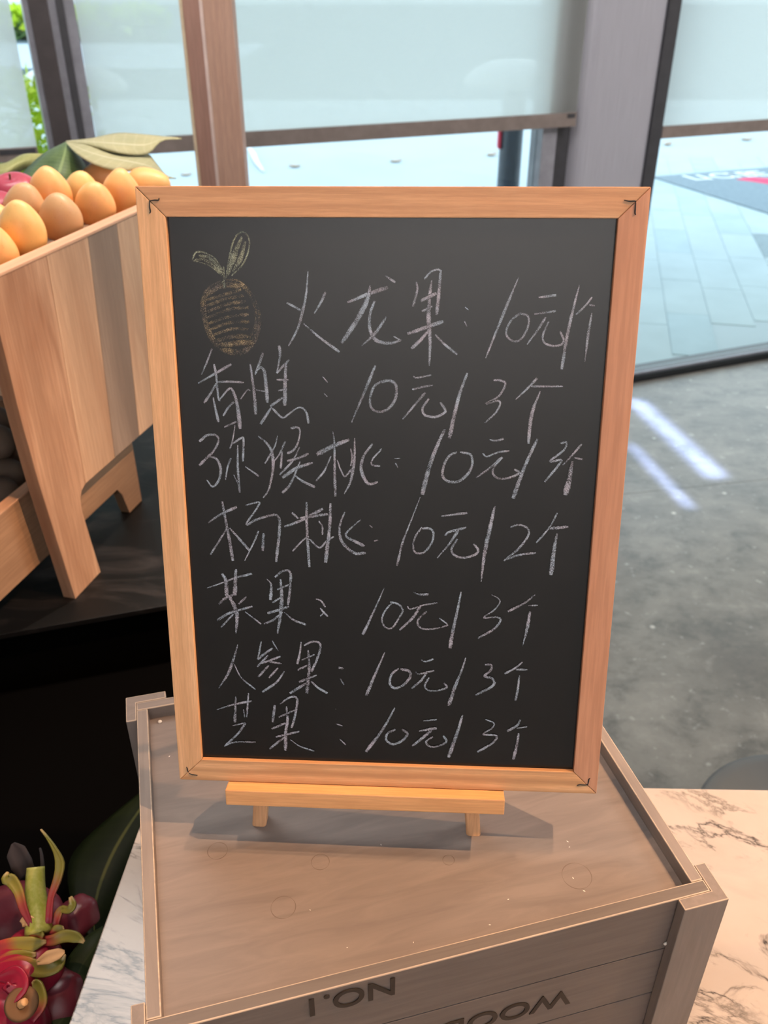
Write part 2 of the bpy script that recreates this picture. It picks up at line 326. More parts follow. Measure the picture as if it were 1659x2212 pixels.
# ------------------------------------------------------------------ mesh helpers
def mesh_obj(name, bm, mat, parent=None, smooth=False, mw=None):
    me = bpy.data.meshes.new(name); bmesh.ops.recalc_face_normals(bm, faces=bm.faces); bm.to_mesh(me); bm.free()
    if smooth:
        for p in me.polygons: p.use_smooth = True
    me.materials.append(mat)
    o = bpy.data.objects.new(name, me); C.objects.link(o)
    if parent: o.parent = parent
    if mw is not None: o.matrix_world = mw
    return o
def tag(o, label=None, cat=None, group=None, kind=None):
    if label: o['label'] = label
    if cat: o['category'] = cat
    if group: o['group'] = group
    if kind: o['kind'] = kind
    return o
def empty(name, mw, label=None, cat=None, group=None, kind=None):
    o = bpy.data.objects.new(name, None); C.objects.link(o); o.matrix_world = mw; o.empty_display_size = 0.05
    return tag(o, label, cat, group, kind)
def frame(origin, x, y, z):
    return Matrix(((x[0], y[0], z[0], origin[0]), (x[1], y[1], z[1], origin[1]), (x[2], y[2], z[2], origin[2]), (0, 0, 0, 1)))
def at_xy(x, y, z, rz=0): return Matrix.Translation((x, y, z)) @ Matrix.Rotation(rz, 4, 'Z')
def boxb(bm, x0, x1, y0, y1, z0, z1, bev=0.0):
    b = bmesh.new() if bev else bm
    v = [b.verts.new((x, y, z)) for x in (x0, x1) for y in (y0, y1) for z in (z0, z1)]
    for f in ((0, 1, 3, 2), (4, 6, 7, 5), (0, 4, 5, 1), (2, 3, 7, 6), (0, 2, 6, 4), (1, 5, 7, 3)): b.faces.new([v[i] for i in f])
    if bev:
        bmesh.ops.recalc_face_normals(b, faces=b.faces)
        bmesh.ops.bevel(b, geom=list(b.edges), offset=bev, segments=2, affect='EDGES', profile=0.6)
        me = bpy.data.meshes.new('t'); b.to_mesh(me); b.free(); bm.from_mesh(me); bpy.data.meshes.remove(me)
def box(name, x0, x1, y0, y1, z0, z1, mat, parent=None, bev=0.0, mw=None):
    bm = bmesh.new(); boxb(bm, x0, x1, y0, y1, z0, z1, bev); return mesh_obj(name, bm, mat, parent, mw=mw)
def prism(name, pts, d0, d1, mat, parent=None, plane='XZ', bev=0.0, mw=None):
    """polygon pts in a plane, extruded along the third axis from d0 to d1"""
    bm = bmesh.new()
    P = {'XZ': lambda a, b, d: (a, d, b), 'XY': lambda a, b, d: (a, b, d), 'YZ': lambda a, b, d: (d, a, b)}[plane]
    A = [bm.verts.new(P(a, b, d0)) for a, b in pts]; B = [bm.verts.new(P(a, b, d1)) for a, b in pts]
    bm.faces.new(A); bm.faces.new(B[::-1]); n = len(pts)
    for i in range(n): bm.faces.new((A[i], B[i], B[(i + 1) % n], A[(i + 1) % n]))
    bmesh.ops.recalc_face_normals(bm, faces=bm.faces)
    if bev: bmesh.ops.bevel(bm, geom=list(bm.edges), offset=bev, segments=2, affect='EDGES', profile=0.6)
    return mesh_obj(name, bm, mat, parent, mw=mw)
def smooth_pts(P, n):
    """Catmull-Rom through P"""
    if len(P) < 3: return [Vector(P[0]).lerp(Vector(P[-1]), i / n) for i in range(n + 1)]
    Q = [Vector(P[0]) * 2 - Vector(P[1])] + [Vector(p) for p in P] + [Vector(P[-1]) * 2 - Vector(P[-2])]
    out = []
    for i in range(n + 1):
        t = i / n * (len(P) - 1); k = min(int(t), len(P) - 2); t -= k
        a, b, c, d = Q[k:k + 4]
        out.append(0.5 * ((2 * b) + (c - a) * t + (2 * a - 5 * b + 4 * c - d) * t * t + (3 * b - a - 3 * c + d) * t ** 3))
    return out
def lerpv(W, t):
    t *= len(W) - 1; k = min(int(t), len(W) - 2) if len(W) > 1 else 0
    return W[k] + (W[min(k + 1, len(W) - 1)] - W[k]) * (t - k)
def tube(name, pts, rad, mat, parent=None, n=24, seg=10, mw=None, flat=1.0, cap=True):
    P = smooth_pts(pts, n); bm = bmesh.new(); uvl = bm.loops.layers.uv.new('UVMap'); rings = []
    up = Vector((0.13, 0.2, 1)).normalized()
    for i, p in enumerate(P):
        d = (P[min(i + 1, n)] - P[max(i - 1, 0)]).normalized(); a = d.cross(up).normalized(); b = a.cross(d)
        r = lerpv(rad, i / n); rings.append([bm.verts.new(p + a * r * math.cos(k * 2 * math.pi / seg) + b * r * flat * math.sin(k * 2 * math.pi / seg)) for k in range(seg)])
    for i in range(n):
        for k in range(seg):
            f = bm.faces.new((rings[i][k], rings[i][(k + 1) % seg], rings[i + 1][(k + 1) % seg], rings[i + 1][k]))
            for lp, u in zip(f.loops, (i, i, i + 1, i + 1)): lp[uvl].uv = (u / n, 0.3)
    if cap: bm.faces.new(rings[0]); bm.faces.new(rings[-1][::-1])
    return mesh_obj(name, bm, mat, parent, True, mw)
def lathe(name, prof, mat, parent=None, seg=32, mw=None, bumpf=None):
    bm = bmesh.new(); rings = []
    for r, z in prof:
        rings.append([bm.verts.new((r * math.cos(k * 2 * math.pi / seg), r * math.sin(k * 2 * math.pi / seg), z)) for k in range(seg)])
    for i in range(len(prof) - 1):
        for k in range(seg): bm.faces.new((rings[i][k], rings[i][(k + 1) % seg], rings[i + 1][(k + 1) % seg], rings[i + 1][k]))
    bm.faces.new(rings[0][::-1]); bm.faces.new(rings[-1])
    if bumpf:
        for v in bm.verts: v.co = bumpf(v.co)
    return mesh_obj(name, bm, mat, parent, True, mw)
# the camera's own projection, used only to work out where in the room a photographed point lies
TH = R(31.675); FX, CX, CY = 1880.0, 829.5, 1106.0
def ray(u, v):
    a, b = u - CX, CY - v
    return Vector((a, b * math.sin(TH) + FX * math.cos(TH), b * math.cos(TH) - FX * math.sin(TH))) / FX
def on_z(u, v, z):
    r = ray(u, v); return Vector((r.x * (z - EYE) / r.z, r.y * (z - EYE) / r.z, z))
def at_y(u, v, y):
    r = ray(u, v); return Vector((r.x * y / r.y, y, EYE + r.z * y / r.y))
def leaf(name, rows, mat, label, cat='leaf', group=None, n=18, m=8, thick=0.0006, zlift=0.0):
    """rows: (left, middle, right) points across the blade from base to tip"""
    L = smooth_pts([r[0] for r in rows], n); Mi = smooth_pts([r[1] for r in rows], n); Rr = smooth_pts([r[2] for r in rows], n)
    bm = bmesh.new(); uvl = bm.loops.layers.uv.new('UVMap'); g = []
    for i in range(n + 1):
        row = []
        for k in range(m + 1):
            s = k / m
            p = L[i] * ((1 - s) * (1 - 2 * s)) + Mi[i] * (4 * s * (1 - s)) + Rr[i] * (s * (2 * s - 1))
            row.append(bm.verts.new(p))
        g.append(row)
    for i in range(n):
        for k in range(m):
            f = bm.faces.new((g[i][k], g[i][k + 1], g[i + 1][k + 1], g[i + 1][k]))
            for lp, (a, b) in zip(f.loops, ((i, k), (i, k + 1), (i + 1, k + 1), (i + 1, k))): lp[uvl].uv = (a / n, b / m)
    me = bpy.data.meshes.new(name); bm.to_mesh(me); bm.free()
    for p in me.polygons: p.use_smooth = True
    me.materials.append(mat)
    c = Vector((0, 0, 0))
    for v in me.vertices: c += v.co
    c /= len(me.vertices)
    me.transform(Matrix.Translation(-c))
    o = bpy.data.objects.new(name, me); C.objects.link(o); o.location = c
    md = o.modifiers.new('thickness', 'SOLIDIFY'); md.thickness = thick; md.offset = 0
    return tag(o, label, cat, group)

CHALK = {
 'L1': '879,3383 928,3358 972,3332;16,16|1010,3568 996,3436 972,3332 938,3227 881,3125;9,23,11|1112,3445 1089,3394 1045,3324;21,12|979,3258 1076,3176 1192,3093;11,22|1253,3391 1372,3439 1486,3478;18,32|1385,3486 1372,3413 1310,3292 1215,3151;14,36,30|1412,3396 1385,3318 1385,3231 1416,3170 1470,3149 1524,3149 1574,3166;18,27,16|1574,3166 1532,3187;12,9|1483,3302 1416,3205 1336,3130;16,23,9|1481,3546 1534,3512;12,19|1666,3510 1671,3462 1647,3373;11,18|1715,3532 1751,3572 1791,3585 1814,3577;13,13|1809,3572 1803,3471 1792,3325;18,26|1756,3519 1745,3409 1743,3302 1754,3166 1753,3015;17,32,13|1699,3404 1781,3445;25,25|1705,3342 1759,3369;16,16|1620,3206 1712,3239 1825,3280;22,29|1740,3221 1694,3166 1644,3120;19,26|1788,3199 1843,3145 1918,3086;13,20|1963,3366 1983,3351;7,7|1961,3282 1975,3256;9,9|2273,3540 2225,3413 2169,3261 2099,3065;7,24,11|2292,3334 2343,3316 2346,3254 2309,3181 2264,3167 2221,3198 2219,3243 2249,3298 2297,3335;15,16|2404,3428 2498,3441;13,23|2383,3330 2446,3339 2504,3349;13,16|2447,3308 2406,3236 2347,3150;20,11|2467,3282 2440,3210 2447,3164 2494,3142 2548,3147 2566,3175 2543,3224;15,16|2637,3499 2614,3381 2585,3202 2566,3006;7,22,26|2716,3430 2685,3386 2633,3332;11,16|2708,3386 2735,3382;14,11|2723,3337 2711,3212 2703,3049;11,22,7',
 'L2': '398,3098 362,3016 325,2943;16,11|303,2887 404,2944 512,3005;13,22|407,3003 417,2935 423,2798 433,2775;15,18,9|424,2895 502,2898 587,2894;16,16|419,2890 378,2825 333,2764;17,20|432,2784 491,2850 518,2841 542,2753 554,2604;11,19,32|391,2793 401,2723 415,2644;13,22|450,2682 485,2734 519,2767;15,18|455,2607 527,2641;13,17|636,3006 646,2911 655,2810 658,2699;15,28|716,3074 696,3020 666,2948;24,15|671,2966 704,2989 725,2957 731,2866 735,2774;11,26,26|567,2791 611,2847 629,2842;13,9|666,2847 721,2839;11,11|822,3120 825,3067 803,2958;24,13|803,2958 878,3036;18,18|860,3013 852,2904 846,2758;20,33|802,2913 870,2914;15,15|809,2845 860,2854;13,13|755,2747 830,2799;20,20|759,2738 690,2634;15,26|768,2729 826,2674 864,2693 921,2735 958,2736 985,2699 993,2643;17,11,20|1090,2935 1119,2903;7,11|1097,2830 1115,2812;7,7|1417,3006 1371,2893 1270,2652;17,24,11|1458,2912 1408,2875 1385,2793 1399,2738 1445,2720 1499,2739 1545,2804 1548,2886 1507,2917 1453,2907;18,22|1656,2944 1680,2937 1763,2954;11,15|1653,2864 1709,2879 1774,2891;17,15|1728,2841 1673,2774 1594,2677;21,13|1752,2804 1716,2746 1731,2703 1797,2692 1853,2719 1858,2738 1828,2781;17,19|1987,2966 1944,2835 1911,2682 1890,2565;17,34|2155,2927 2192,2927 2226,2904 2187,2828 2110,2780 2179,2800 2199,2781 2173,2724 2110,2661;15,17,13|2414,2939 2362,2878 2295,2811;21,9|2389,2892 2472,2893 2578,2895;17,11|2442,2860 2406,2756 2392,2660 2388,2535;11,29,21',
 'L3': '289,2513 337,2551 395,2552 410,2515 373,2446 337,2412 279,2355;22,15,22|346,2412 391,2395 413,2336 400,2258 356,2209 320,2252;17,22,10|521,2617 502,2524 482,2465;8,13|501,2499 561,2538 572,2517 562,2386;15,18|533,2487 527,2338 532,2178;12,23|499,2290 522,2234;10,10|483,2401 459,2337 443,2259;18,10|577,2347 659,2289;8,20|671,2548 709,2519 749,2461 759,2385 752,2308 723,2195 687,2142;13,25,10|792,2554 774,2487 708,2375;10,15|840,2517 802,2436 767,2389;17,8|819,2449 807,2343;17,17|885,2606 927,2611 938,2582 924,2514 894,2463 856,2442;21,12,21|932,2481 888,2395 802,2300;12,18|855,2391 930,2413 985,2440;18,21|822,2283 912,2345 1012,2381;31,20|934,2388 894,2293 858,2223 815,2179;12,22|894,2297 951,2255 1022,2222;12,25|1051,2441 1147,2493 1246,2536;38,26|1148,2589 1157,2518 1157,2349 1159,2164;8,25|1133,2425 1091,2331 1035,2261;12,17|1175,2400 1195,2341 1223,2295 1265,2342;10,15|1262,2478 1270,2419 1261,2368;10,15|1287,2545 1285,2411 1260,2265 1218,2178;10,23,10|1398,2510 1344,2429 1327,2352 1352,2276 1385,2246 1431,2260;17,27,18|1455,2473 1402,2413 1398,2375 1447,2367;10,16|1545,2419 1576,2421;7,7|1550,2386 1564,2359;11,7|1449,2472 1459,2483;9,5|1857,2610 1802,2478 1756,2330 1726,2190;23,36|1935,2466 1892,2443 1858,2378 1855,2304 1896,2272 1959,2278 2019,2335 2039,2400 2024,2454 1962,2467;16,23,16|2144,2551 2179,2546 2227,2557;9,19|2104,2460 2131,2442 2200,2471 2266,2481;12,14|2224,2435 2160,2374 2070,2303;23,13|2220,2430 2174,2365 2180,2319 2226,2297 2296,2312 2339,2341 2311,2359;16,18|2441,2556 2387,2424 2342,2285 2311,2175;20,34|2591,2536 2626,2541 2611,2491 2528,2417 2598,2428 2583,2391 2506,2284;16,18|2718,2529 2666,2460 2613,2396;18,11|2680,2443 2733,2434;14,14|2669,2415 2659,2310 2643,2208;23,47',
 'L4': '414,2105 432,1960 448,1843 464,1702;19,28|314,1961 392,2017 502,2072;12,25|434,1924 383,1842 317,1740;12,17|456,1924 513,1854 574,1778;14,24|570,2087 656,2110 642,2070 574,1971 577,1954 639,1991 751,2024 784,2003 786,1922 757,1700;12,19,24|644,1906 611,1829 545,1700;17,9|679,1889 669,1776;24,24|874,2040 912,2005;17,17|823,1946 928,1988 1070,2070;17,27|929,2006 1103,2036;22,22|969,2112 969,1926 979,1669;19,24|968,1877 924,1836 871,1776;12,14|985,1860 1048,1802 1096,1849 1143,1881;14,14|1049,1986 1070,1951 1071,1897;12,14|1127,2107 1119,1956 1089,1703;19,31|1219,2051 1186,1958 1190,1869 1232,1807 1291,1767 1351,1773;12,24,24|1322,2001 1267,1951 1224,1892 1283,1853 1343,1823;10,17,27|1385,1964 1398,1952;12,13|1415,1857 1436,1863;12,12|1710,2163 1649,1989 1600,1852 1565,1690;7,20|1723,1957 1683,1893 1670,1825 1689,1781 1744,1787 1793,1857 1801,1925 1773,1953 1732,1952;15,18|1853,2039 2011,2063;11,24|1879,1907 1906,1932 2009,1963;15,22|1960,1938 1908,1850 1832,1750;24,11|1957,1880 1923,1811 1947,1768 2011,1754 2084,1781 2096,1815 2068,1848;18,18|2193,2110 2168,1962 2139,1767 2126,1589;19,33,11|2303,1974 2357,1990 2412,1967 2419,1919 2365,1831 2273,1741;13,20|2277,1746 2367,1782 2471,1799;16,20|2596,2075 2555,1980 2476,1872;13,15|2560,1970 2667,1982;24,24|2603,1933 2592,1817 2584,1655;17,39',
 'L5': '279,1495 377,1532 475,1573 584,1605;8,21|389,1596 410,1546 409,1443;24,33|482,1632 475,1564 466,1453;19,37|357,1381 396,1421 453,1448;21,21|429,1435 458,1367 474,1289 460,1165;24,37,16|541,1434 491,1385;18,18|339,1259 423,1314 578,1366;26,18|447,1305 360,1207;15,15|532,1325 583,1283 634,1241;10,16|690,1570 717,1528 709,1425;6,29|747,1588 803,1632 847,1624 848,1531 828,1389;19,22|782,1568 786,1444 774,1314 749,1174;16,34,16|759,1495 832,1531;16,16|724,1400 790,1444;16,16|689,1321 746,1340 828,1372;24,21|761,1305 720,1269 662,1241;19,19|802,1328 865,1273 941,1245;11,24|1021,1433 1053,1421 1080,1379;11,16|1048,1365 1067,1340 1095,1310;11,16|1047,1309 1075,1340;11,11|1479,1524 1434,1410 1380,1281 1338,1185;7,26|1534,1418 1489,1363 1466,1293 1489,1239 1535,1235 1580,1306 1606,1366 1579,1409 1525,1423;13,18|1677,1500 1713,1486 1771,1488;7,23|1638,1396 1661,1377 1750,1409 1835,1426;11,14|1723,1399 1679,1319 1590,1222;24,18|1765,1360 1712,1300 1721,1246 1790,1231 1889,1255 1909,1271 1856,1314;18,11|1995,1508 1976,1386 1949,1227 1934,1102;13,33|2200,1494 2237,1475 2256,1442 2218,1383 2153,1327 2238,1334 2266,1310 2224,1245 2123,1177;9,20|2484,1501 2421,1442 2317,1380;11,23|2448,1423 2506,1427;13,13|2460,1375 2448,1261 2424,1126;22,27,5',
 'L6': '468,1077 435,968 388,849 319,736;10,25,10|437,928 482,824 577,736;8,15|633,1104 608,982;10,18|607,973 654,1015 709,1057;23,18|711,1111 749,1040;13,10|674,998 601,915;18,18|618,938 685,962 760,996;18,18|685,953 766,942;20,16|675,921 606,837;18,20|741,905 680,831;18,16|785,879 729,796 631,719;13,23|910,1108 899,1027 881,946;11,21|933,1086 983,1114 1031,1111 1043,1067 1012,968 978,890;16,21|957,1047 962,921 942,725;15,31|914,974 997,1017;15,15|884,896 946,934;18,18|894,806 1010,859;26,13|935,793 826,716;23,25|976,808 1025,759 1082,725;15,23|1171,923 1195,919;21,21|1178,837 1202,793;10,13|1486,1048 1444,939 1407,845 1361,719;11,28|1579,928 1533,880 1524,808 1557,777 1613,800 1663,864 1658,910 1602,924;19,24|1739,1000 1767,988 1817,1007;9,18|1704,906 1723,892 1824,920;13,17|1778,909 1742,846 1678,781;20,19|1793,863 1766,805 1790,769 1855,768 1919,794 1900,825;15,17|2041,1024 2017,926 1975,801 1937,659;11,34|2180,978 2217,974 2214,933 2175,890 2230,872 2237,820 2125,744;19,22|2426,1002 2382,958 2316,915;13,20|2392,946 2463,949;17,17|2413,898 2408,805 2396,711;15,22',
 'L7': '298,566 413,609 544,642;12,22|436,671 429,582 420,473;12,27|528,702 518,613 508,514;12,18|487,570 491,514;12,12|405,440 495,467;12,12|495,462 436,374 336,270;20,17|336,272 416,306 560,312;13,18|710,610 693,483;22,25|752,626 808,674 858,685 872,644 845,502 826,440;12,22,18|793,604 799,501 783,406 777,257;17,30|741,522 847,578;17,17|687,426 777,472;20,20|715,360 876,409;20,20|765,353 665,263;20,20|815,340 881,290 982,255;8,15|1147,480 1187,467;12,12|1169,358 1210,316;8,13|1141,599 1145,599;5,5|1558,620 1474,446 1360,268;13,31|1560,449 1508,415 1503,360 1551,330 1617,365 1650,420 1616,451;19,23|1762,526 1851,540;9,17|1735,444 1848,470;13,30|1815,447 1759,391 1689,324;29,21|1826,399 1784,360 1808,323 1865,325 1926,365 1906,408;17,19|2033,578 2004,454 1948,246;17,34|2197,552 2254,527 2242,484 2183,434 2277,426 2251,366 2151,292;11,21|2435,555 2414,511 2355,467;19,24|2419,490 2484,505;11,17|2431,448 2422,351 2406,247;17,30',
 'FG': '487,3501 414,3474 366,3405 358,3310 382,3213 423,3134 494,3090 584,3082 650,3136 690,3225 694,3330 654,3433 585,3501 497,3509;37,53,37|374,3388 373,3292 399,3196 441,3134;14,14|654,3433 685,3330 672,3225 624,3154;27,27|390,3431 477,3484 585,3484;39,52|383,3397 502,3432 592,3459;24,28|381,3362 509,3406 609,3424;24,28|384,3327 508,3372 616,3390;24,30|386,3292 515,3341 632,3355;24,30|393,3257 513,3298 631,3312;24,30|400,3222 520,3263 633,3268;24,30|417,3187 527,3223 627,3224;24,27|433,3152 534,3179 625,3180;33,40|450,3125 550,3135 642,3145;40,54',
 'GL': '494,3548 473,3569 431,3611 379,3636 326,3631;18,40,18|491,3569 450,3636 399,3670 337,3678 308,3635;12,12|481,3543 421,3594 369,3615 316,3627;9,9|474,3586 415,3644 354,3657;18,30,18|521,3544 536,3594 566,3662 615,3762;17,57,21|516,3535 529,3628 571,3754 621,3795 657,3762 656,3696 617,3612 547,3544;12,12|553,3569 600,3637 636,3737;17,38,17|497,3594 498,3543 497,3475;12,19|518,3577 511,3535 487,3501;9,16',
}

# ================================================================== THE ROOM
# window wall: a straight line of frames and blinds running away to the right
WD = Vector((math.sin(R(68)), math.cos(R(68)), 0)); WN = Vector((-WD.y, WD.x, 0))      # along, outward
W0 = Vector((1.0694, 3.4573, 0))
WF = frame(W0, WD, WN, (0, 0, 1))                                                    # local x = along, y = outward, z = up
def E(z): return EYE + z
def struct(o, label=None, **kw): return tag(o, label, None, None, 'structure')
# floor of big stone slabs
fl = empty('floor', at_xy(0, 0, 0), kind='structure')
def clip_poly(poly, a, b, c):
    """keep the side a*x + b*y <= c"""
    out = []
    for i in range(len(poly)):
        p, q = poly[i], poly[(i + 1) % len(poly)]
        dp, dq = a * p[0] + b * p[1] - c, a * q[0] + b * q[1] - c
        if dp <= 0: out.append(p)
        if (dp < 0) != (dq < 0) and abs(dp - dq) > 1e-9:
            s = dp / (dp - dq); out.append((p[0] + (q[0] - p[0]) * s, p[1] + (q[1] - p[1]) * s))
    return out
wc = WN.x * W0.x + WN.y * W0.y
prism('floor_bed', clip_poly([(-3.2, -3.2), (4.2, -3.2), (4.2, 6), (-3.2, 6)], WN.x, WN.y, wc + 0.10), -0.12, -0.004, M['joint'], fl, 'XY')
ca, sa = math.cos(R(11)), math.sin(R(11))
for i in range(-3, 3):
    for j in range(-3, 3):
        x0, x1, y0, y1 = i * 1.8 + 0.301, (i + 1) * 1.8 + 0.299, j * 1.7 + 0.505, (j + 1) * 1.7 + 0.503
        q = [(x0, y0), (x1, y0), (x1, y1), (x0, y1)]
        q = [(x * ca - y * sa + 0.3, x * sa + y * ca + 0.17) for x, y in q]
        q = clip_poly(q, WN.x, WN.y, wc - 0.01)
        q = clip_poly(q, 1, 0, 3.9); q = clip_poly(q, -1, 0, 2.9); q = clip_poly(q, 0, -1, 2.9)
        if len(q) > 2: prism('stone_slab', q, -0.03, 0.0, M['floor'], fl, 'XY')
struct(box('ceiling', -3.2, 4.4, -3.2, 4.9, CEIL, CEIL + 0.2, M['ceiling']))
struct(box('wall_back', -3.2, 4.4, -3.2, -3.0, -0.1, CEIL, M['wall']))
struct(box('wall_left', -3.2, -3.0, -3.0, 2.0, -0.1, CEIL, M['wall']))
struct(box('wall_right', 4.0, 4.2, -3.0, 4.7, -0.1, CEIL, M['wall']))
# window wall pieces, local to WF
wall = empty('wall_front', WF, kind='structure')
box('header', -4.6, 3.3, -0.02, 0.16, 2.42, CEIL, M['dark_frame'], wall)
def glass(name, x0, x1):
    o = empty(name, WF, kind='structure'); box('pane', x0, x1, 0.055, 0.063, 0.03, 2.42, M['glass'], o)
    box('bottom_track', x0, x1, 0.0, 0.11, -0.002, 0.026, M['track'], o)
    box('track_lip', x0, x1, 0.012, 0.022, 0.026, 0.034, M['mid_frame'], o)
    return o
glass('window_1', -4.6, -2.163); glass('window_2', -2.075, -0.549); glass('window_3', -0.06, 3.3)
mul = empty('trim_1', WF, kind='structure')          # left mullion cluster
for nm, a, b, y0, y1, mt in (('light_fin', -2.177, -2.163, 0.0, 0.10, 'mid_frame'), ('dark_face', -2.163, -2.115, -0.02, 0.10, 'brown_frame'), ('bright_fin', -2.115, -2.094, 0.0, 0.10, 'mid_frame'), ('dark_side', -2.094, -2.075, -0.01, 0.10, 'dark_frame'), ('blind_guide', -2.075, -2.045, 0.01, 0.05, 'mid_frame')):
    box(nm, a, b, y0, y1, 0, 2.5, M[mt], mul)
mul2 = empty('trim_2', WF, kind='structure')         # frame beside the column, seen under the blind
box('slim_mullion', -0.549, -0.491, 0.02, 0.10, 0, 2.5, M['mid_frame'], mul2)
box('shadow_gap', -0.491, -0.40, 0.04, 0.10, 0, 2.5, M['dark_frame'], mul2)
colm = empty('trim_3', WF, kind='structure')
bm = bmesh.new(); boxb(bm, -0.43, -0.118, 0.0, 0.20, 0, 2.78)
bmesh.ops.recalc_face_normals(bm, faces=bm.faces)
ed = [e for e in bm.edges if all(abs(v.co.x + 0.43) < 1e-4 and abs(v.co.y) < 1e-4 for v in e.verts)]
bmesh.ops.bevel(bm, geom=ed, offset=0.06, segments=8, affect='EDGES', profile=0.5)
co = mesh_obj('column_cladding', bm, M['steel'], colm)
box('corner_strip', -0.1175, -0.067, -0.012, 0.20, 0, 2.78, M['dark_frame'], colm, 0.002)
# blinds
def make_blind(x0, x1, zt, zb, label, clip=None):
    o = empty('roller_blind', WF @ Matrix.Translation(((x0 + x1) / 2, 0, 0)), label, 'blind', 'roller blinds along the window wall')
    k = (x0 + x1) / 2; a, b = x0 - k, x1 - k
    box('blind_fabric', a, b, -0.0035, -0.003, E(zt) - 0.002, 2.42, M['blind'], o)
    br = box('bottom_bar', a, b, -0.010, 0.004, E(zb), E(zt), M['bar'], o, 0.002)
    if clip: tag(box('bar_cap', clip[0] - k, clip[1] - k, -0.0125, -0.0095, E(zt) - 0.016, E(zt) - 0.003, M['dark_frame'], br), 'dark clip on the bar')
    box('roller_tube', a, b, -0.03, 0.0, 2.36, 2.42, M['mid_frame'], o)
    return o
make_blind(-2.045, -0.437, -0.404, -0.449, 'wide sheer white roller blind between the left mullion and the grey column', (-0.475, -0.446))
make_blind(-4.4, -2.209, -0.411, -0.447, 'sheer white roller blind at the far left edge, beyond the dark mullion', (-2.31, -2.215))
make_blind(-0.064, 3.2, -0.468, -0.510, 'sheer white roller blind to the right of the grey column')

# ================================================================== OUTDOORS
gr = empty('ground', at_xy(0, 0, 0), kind='structure')
box('paving_field', -40, 40, 2.4, 70, -0.20, -0.0175, M['ground'], gr)
PAZ = R(12.8); pd = Vector((math.sin(PAZ), math.cos(PAZ))); pw = Vector((pd.y, -pd.x))
P0 = Vector((1.285, 3.596)); q0 = P0.dot(pw); rnd = random.Random(3)
for i in range(-1, 9):
    off = rnd.random() * 0.5
    for j in range(0, 10):
        a0, a1 = q0 + i * 0.215 + 0.002, q0 + (i + 1) * 0.215 - 0.002
        b0, b1 = 3.1 + off + j * 0.6 + 0.002, 3.1 + off + (j + 1) * 0.6 - 0.002
        P = [(pw * a + pd * b) for a, b in ((a0, b0), (a1, b0), (a1, b1), (a0, b1))]
        c = (pw * ((a0 + a1) / 2) + pd * ((b0 + b1) / 2))
        if (c - Vector((W0.x, W0.y))).dot(Vector((WN.x, WN.y))) < 0.35: continue
        dark = (i, j) in ((3, 4),)
        prism('paving_tile', [tuple(p) for p in P], -0.03, -0.0145 + rnd.uniform(-0.0005, 0.0005), M['pave_dark' if dark else rnd.choice(('pave', 'pave', 'pave2'))], gr, 'XY')
box('asphalt_road', -40, 40, 13.5, 60, -0.1, -0.008, M['asphalt'], gr)
box('pale_lane', -40, -3, 18.2, 25, -0.1, -0.003, M['roadwhite'], gr)
# door mat with white letters and a red arc
m0, m1, m2 = Vector((2.326, 7.94)), Vector((3.484, 8.366)), Vector((2.862, 6.709))
mx = (m1 - m0).normalized(); my = Vector((mx.y, -mx.x))
mf = frame((m0.x, m0.y, 0), (mx.x, mx.y, 0), (-my.x, -my.y, 0), (0, 0, 1))
mat_o = empty('door_mat', mf, 'large grey outdoor mat with white letters and a red arc, right of the column', 'mat')
box('mat_pad', 0, 3.0, -1.9, 0, -0.016, -0.004, M['mat'], mat_o, 0.002)
def lettering(name, body, size, mw, mat, parent, sx=1.0, align='LEFT', ext=0.0006):
    cu = bpy.data.curves.new(name, 'FONT'); cu.body = body; cu.size = size; cu.extrude = ext; cu.align_x = align; cu.offset = size * 0.012
    cu.materials.append(mat); o = bpy.data.objects.new(name, cu); C.objects.link(o); o.parent = parent
    bpy.context.view_layer.update(); me = bpy.data.meshes.new_from_object(o.evaluated_get(bpy.context.evaluated_depsgraph_get()))
    bpy.data.objects.remove(o); me.name = name; o = bpy.data.objects.new(name, me); C.objects.link(o); o.parent = parent
    o.matrix_world = mw @ Matrix.Diagonal((sx, 1, 1, 1)); return tag(o, kind='stuff') if len(body) > 1 else o
mi = mf.inverted()
for ch, u, v in (('L', 1500, 388.5), ('I', 1530, 387), ('O', 1552, 385.5), ('I', 1592, 382.5), ('B', 1614, 381), ('E', 1642, 379.5)):
    p = mi @ on_z(u, v, 0); lettering('letter', ch, 0.30, mf @ Matrix.Translation((p.x, p.y, -0.0035)), M['mat_white'], mat_o, 1.0)
ra = [mi @ on_z(u, v, 0) for u, v in ((1590, 387), (1606, 383.5), (1630, 382.5), (1662, 384.5), (1700, 389), (1740, 398), (1740, 412), (1700, 403), (1662, 397), (1625, 391))]
prism('red_arc', [(p.x, p.y) for p in ra], -0.004, -0.0028, M['mat_red'], mat_o, 'XY')
# domed posts
def domed_post(x, y, label, sticker):
    r_ = empty('domed_post', at_xy(x, y, -0.02), label, 'post', 'domed posts on the pavement')
    lathe('shaft', [(0.075, 0), (0.073, 0.02), (0.066, 0.03), (0.064, 0.92), (0.05, 0.98)], M['post_dark'], r_)
    lathe('dome', [(0.02, 0.975), (0.27, 0.985), (0.285, 1.0), (0.275, 1.02), (0.235, 1.06), (0.16, 1.095), (0.08, 1.11), (0.005, 1.115)], M['white_paint'], r_, 40)
    if sticker:
        box('sticker', -0.078, -0.06, -0.04, 0.03, 0.66, 0.80, M['red_paint'], r_, 0.01)
domed_post(0.722, 5.31, 'slate post with a white domed top and red sticker, beside the grey column', True)
domed_post(-1.62, 5.0, 'slate post with a white domed top behind the blind near the left mullion', False)
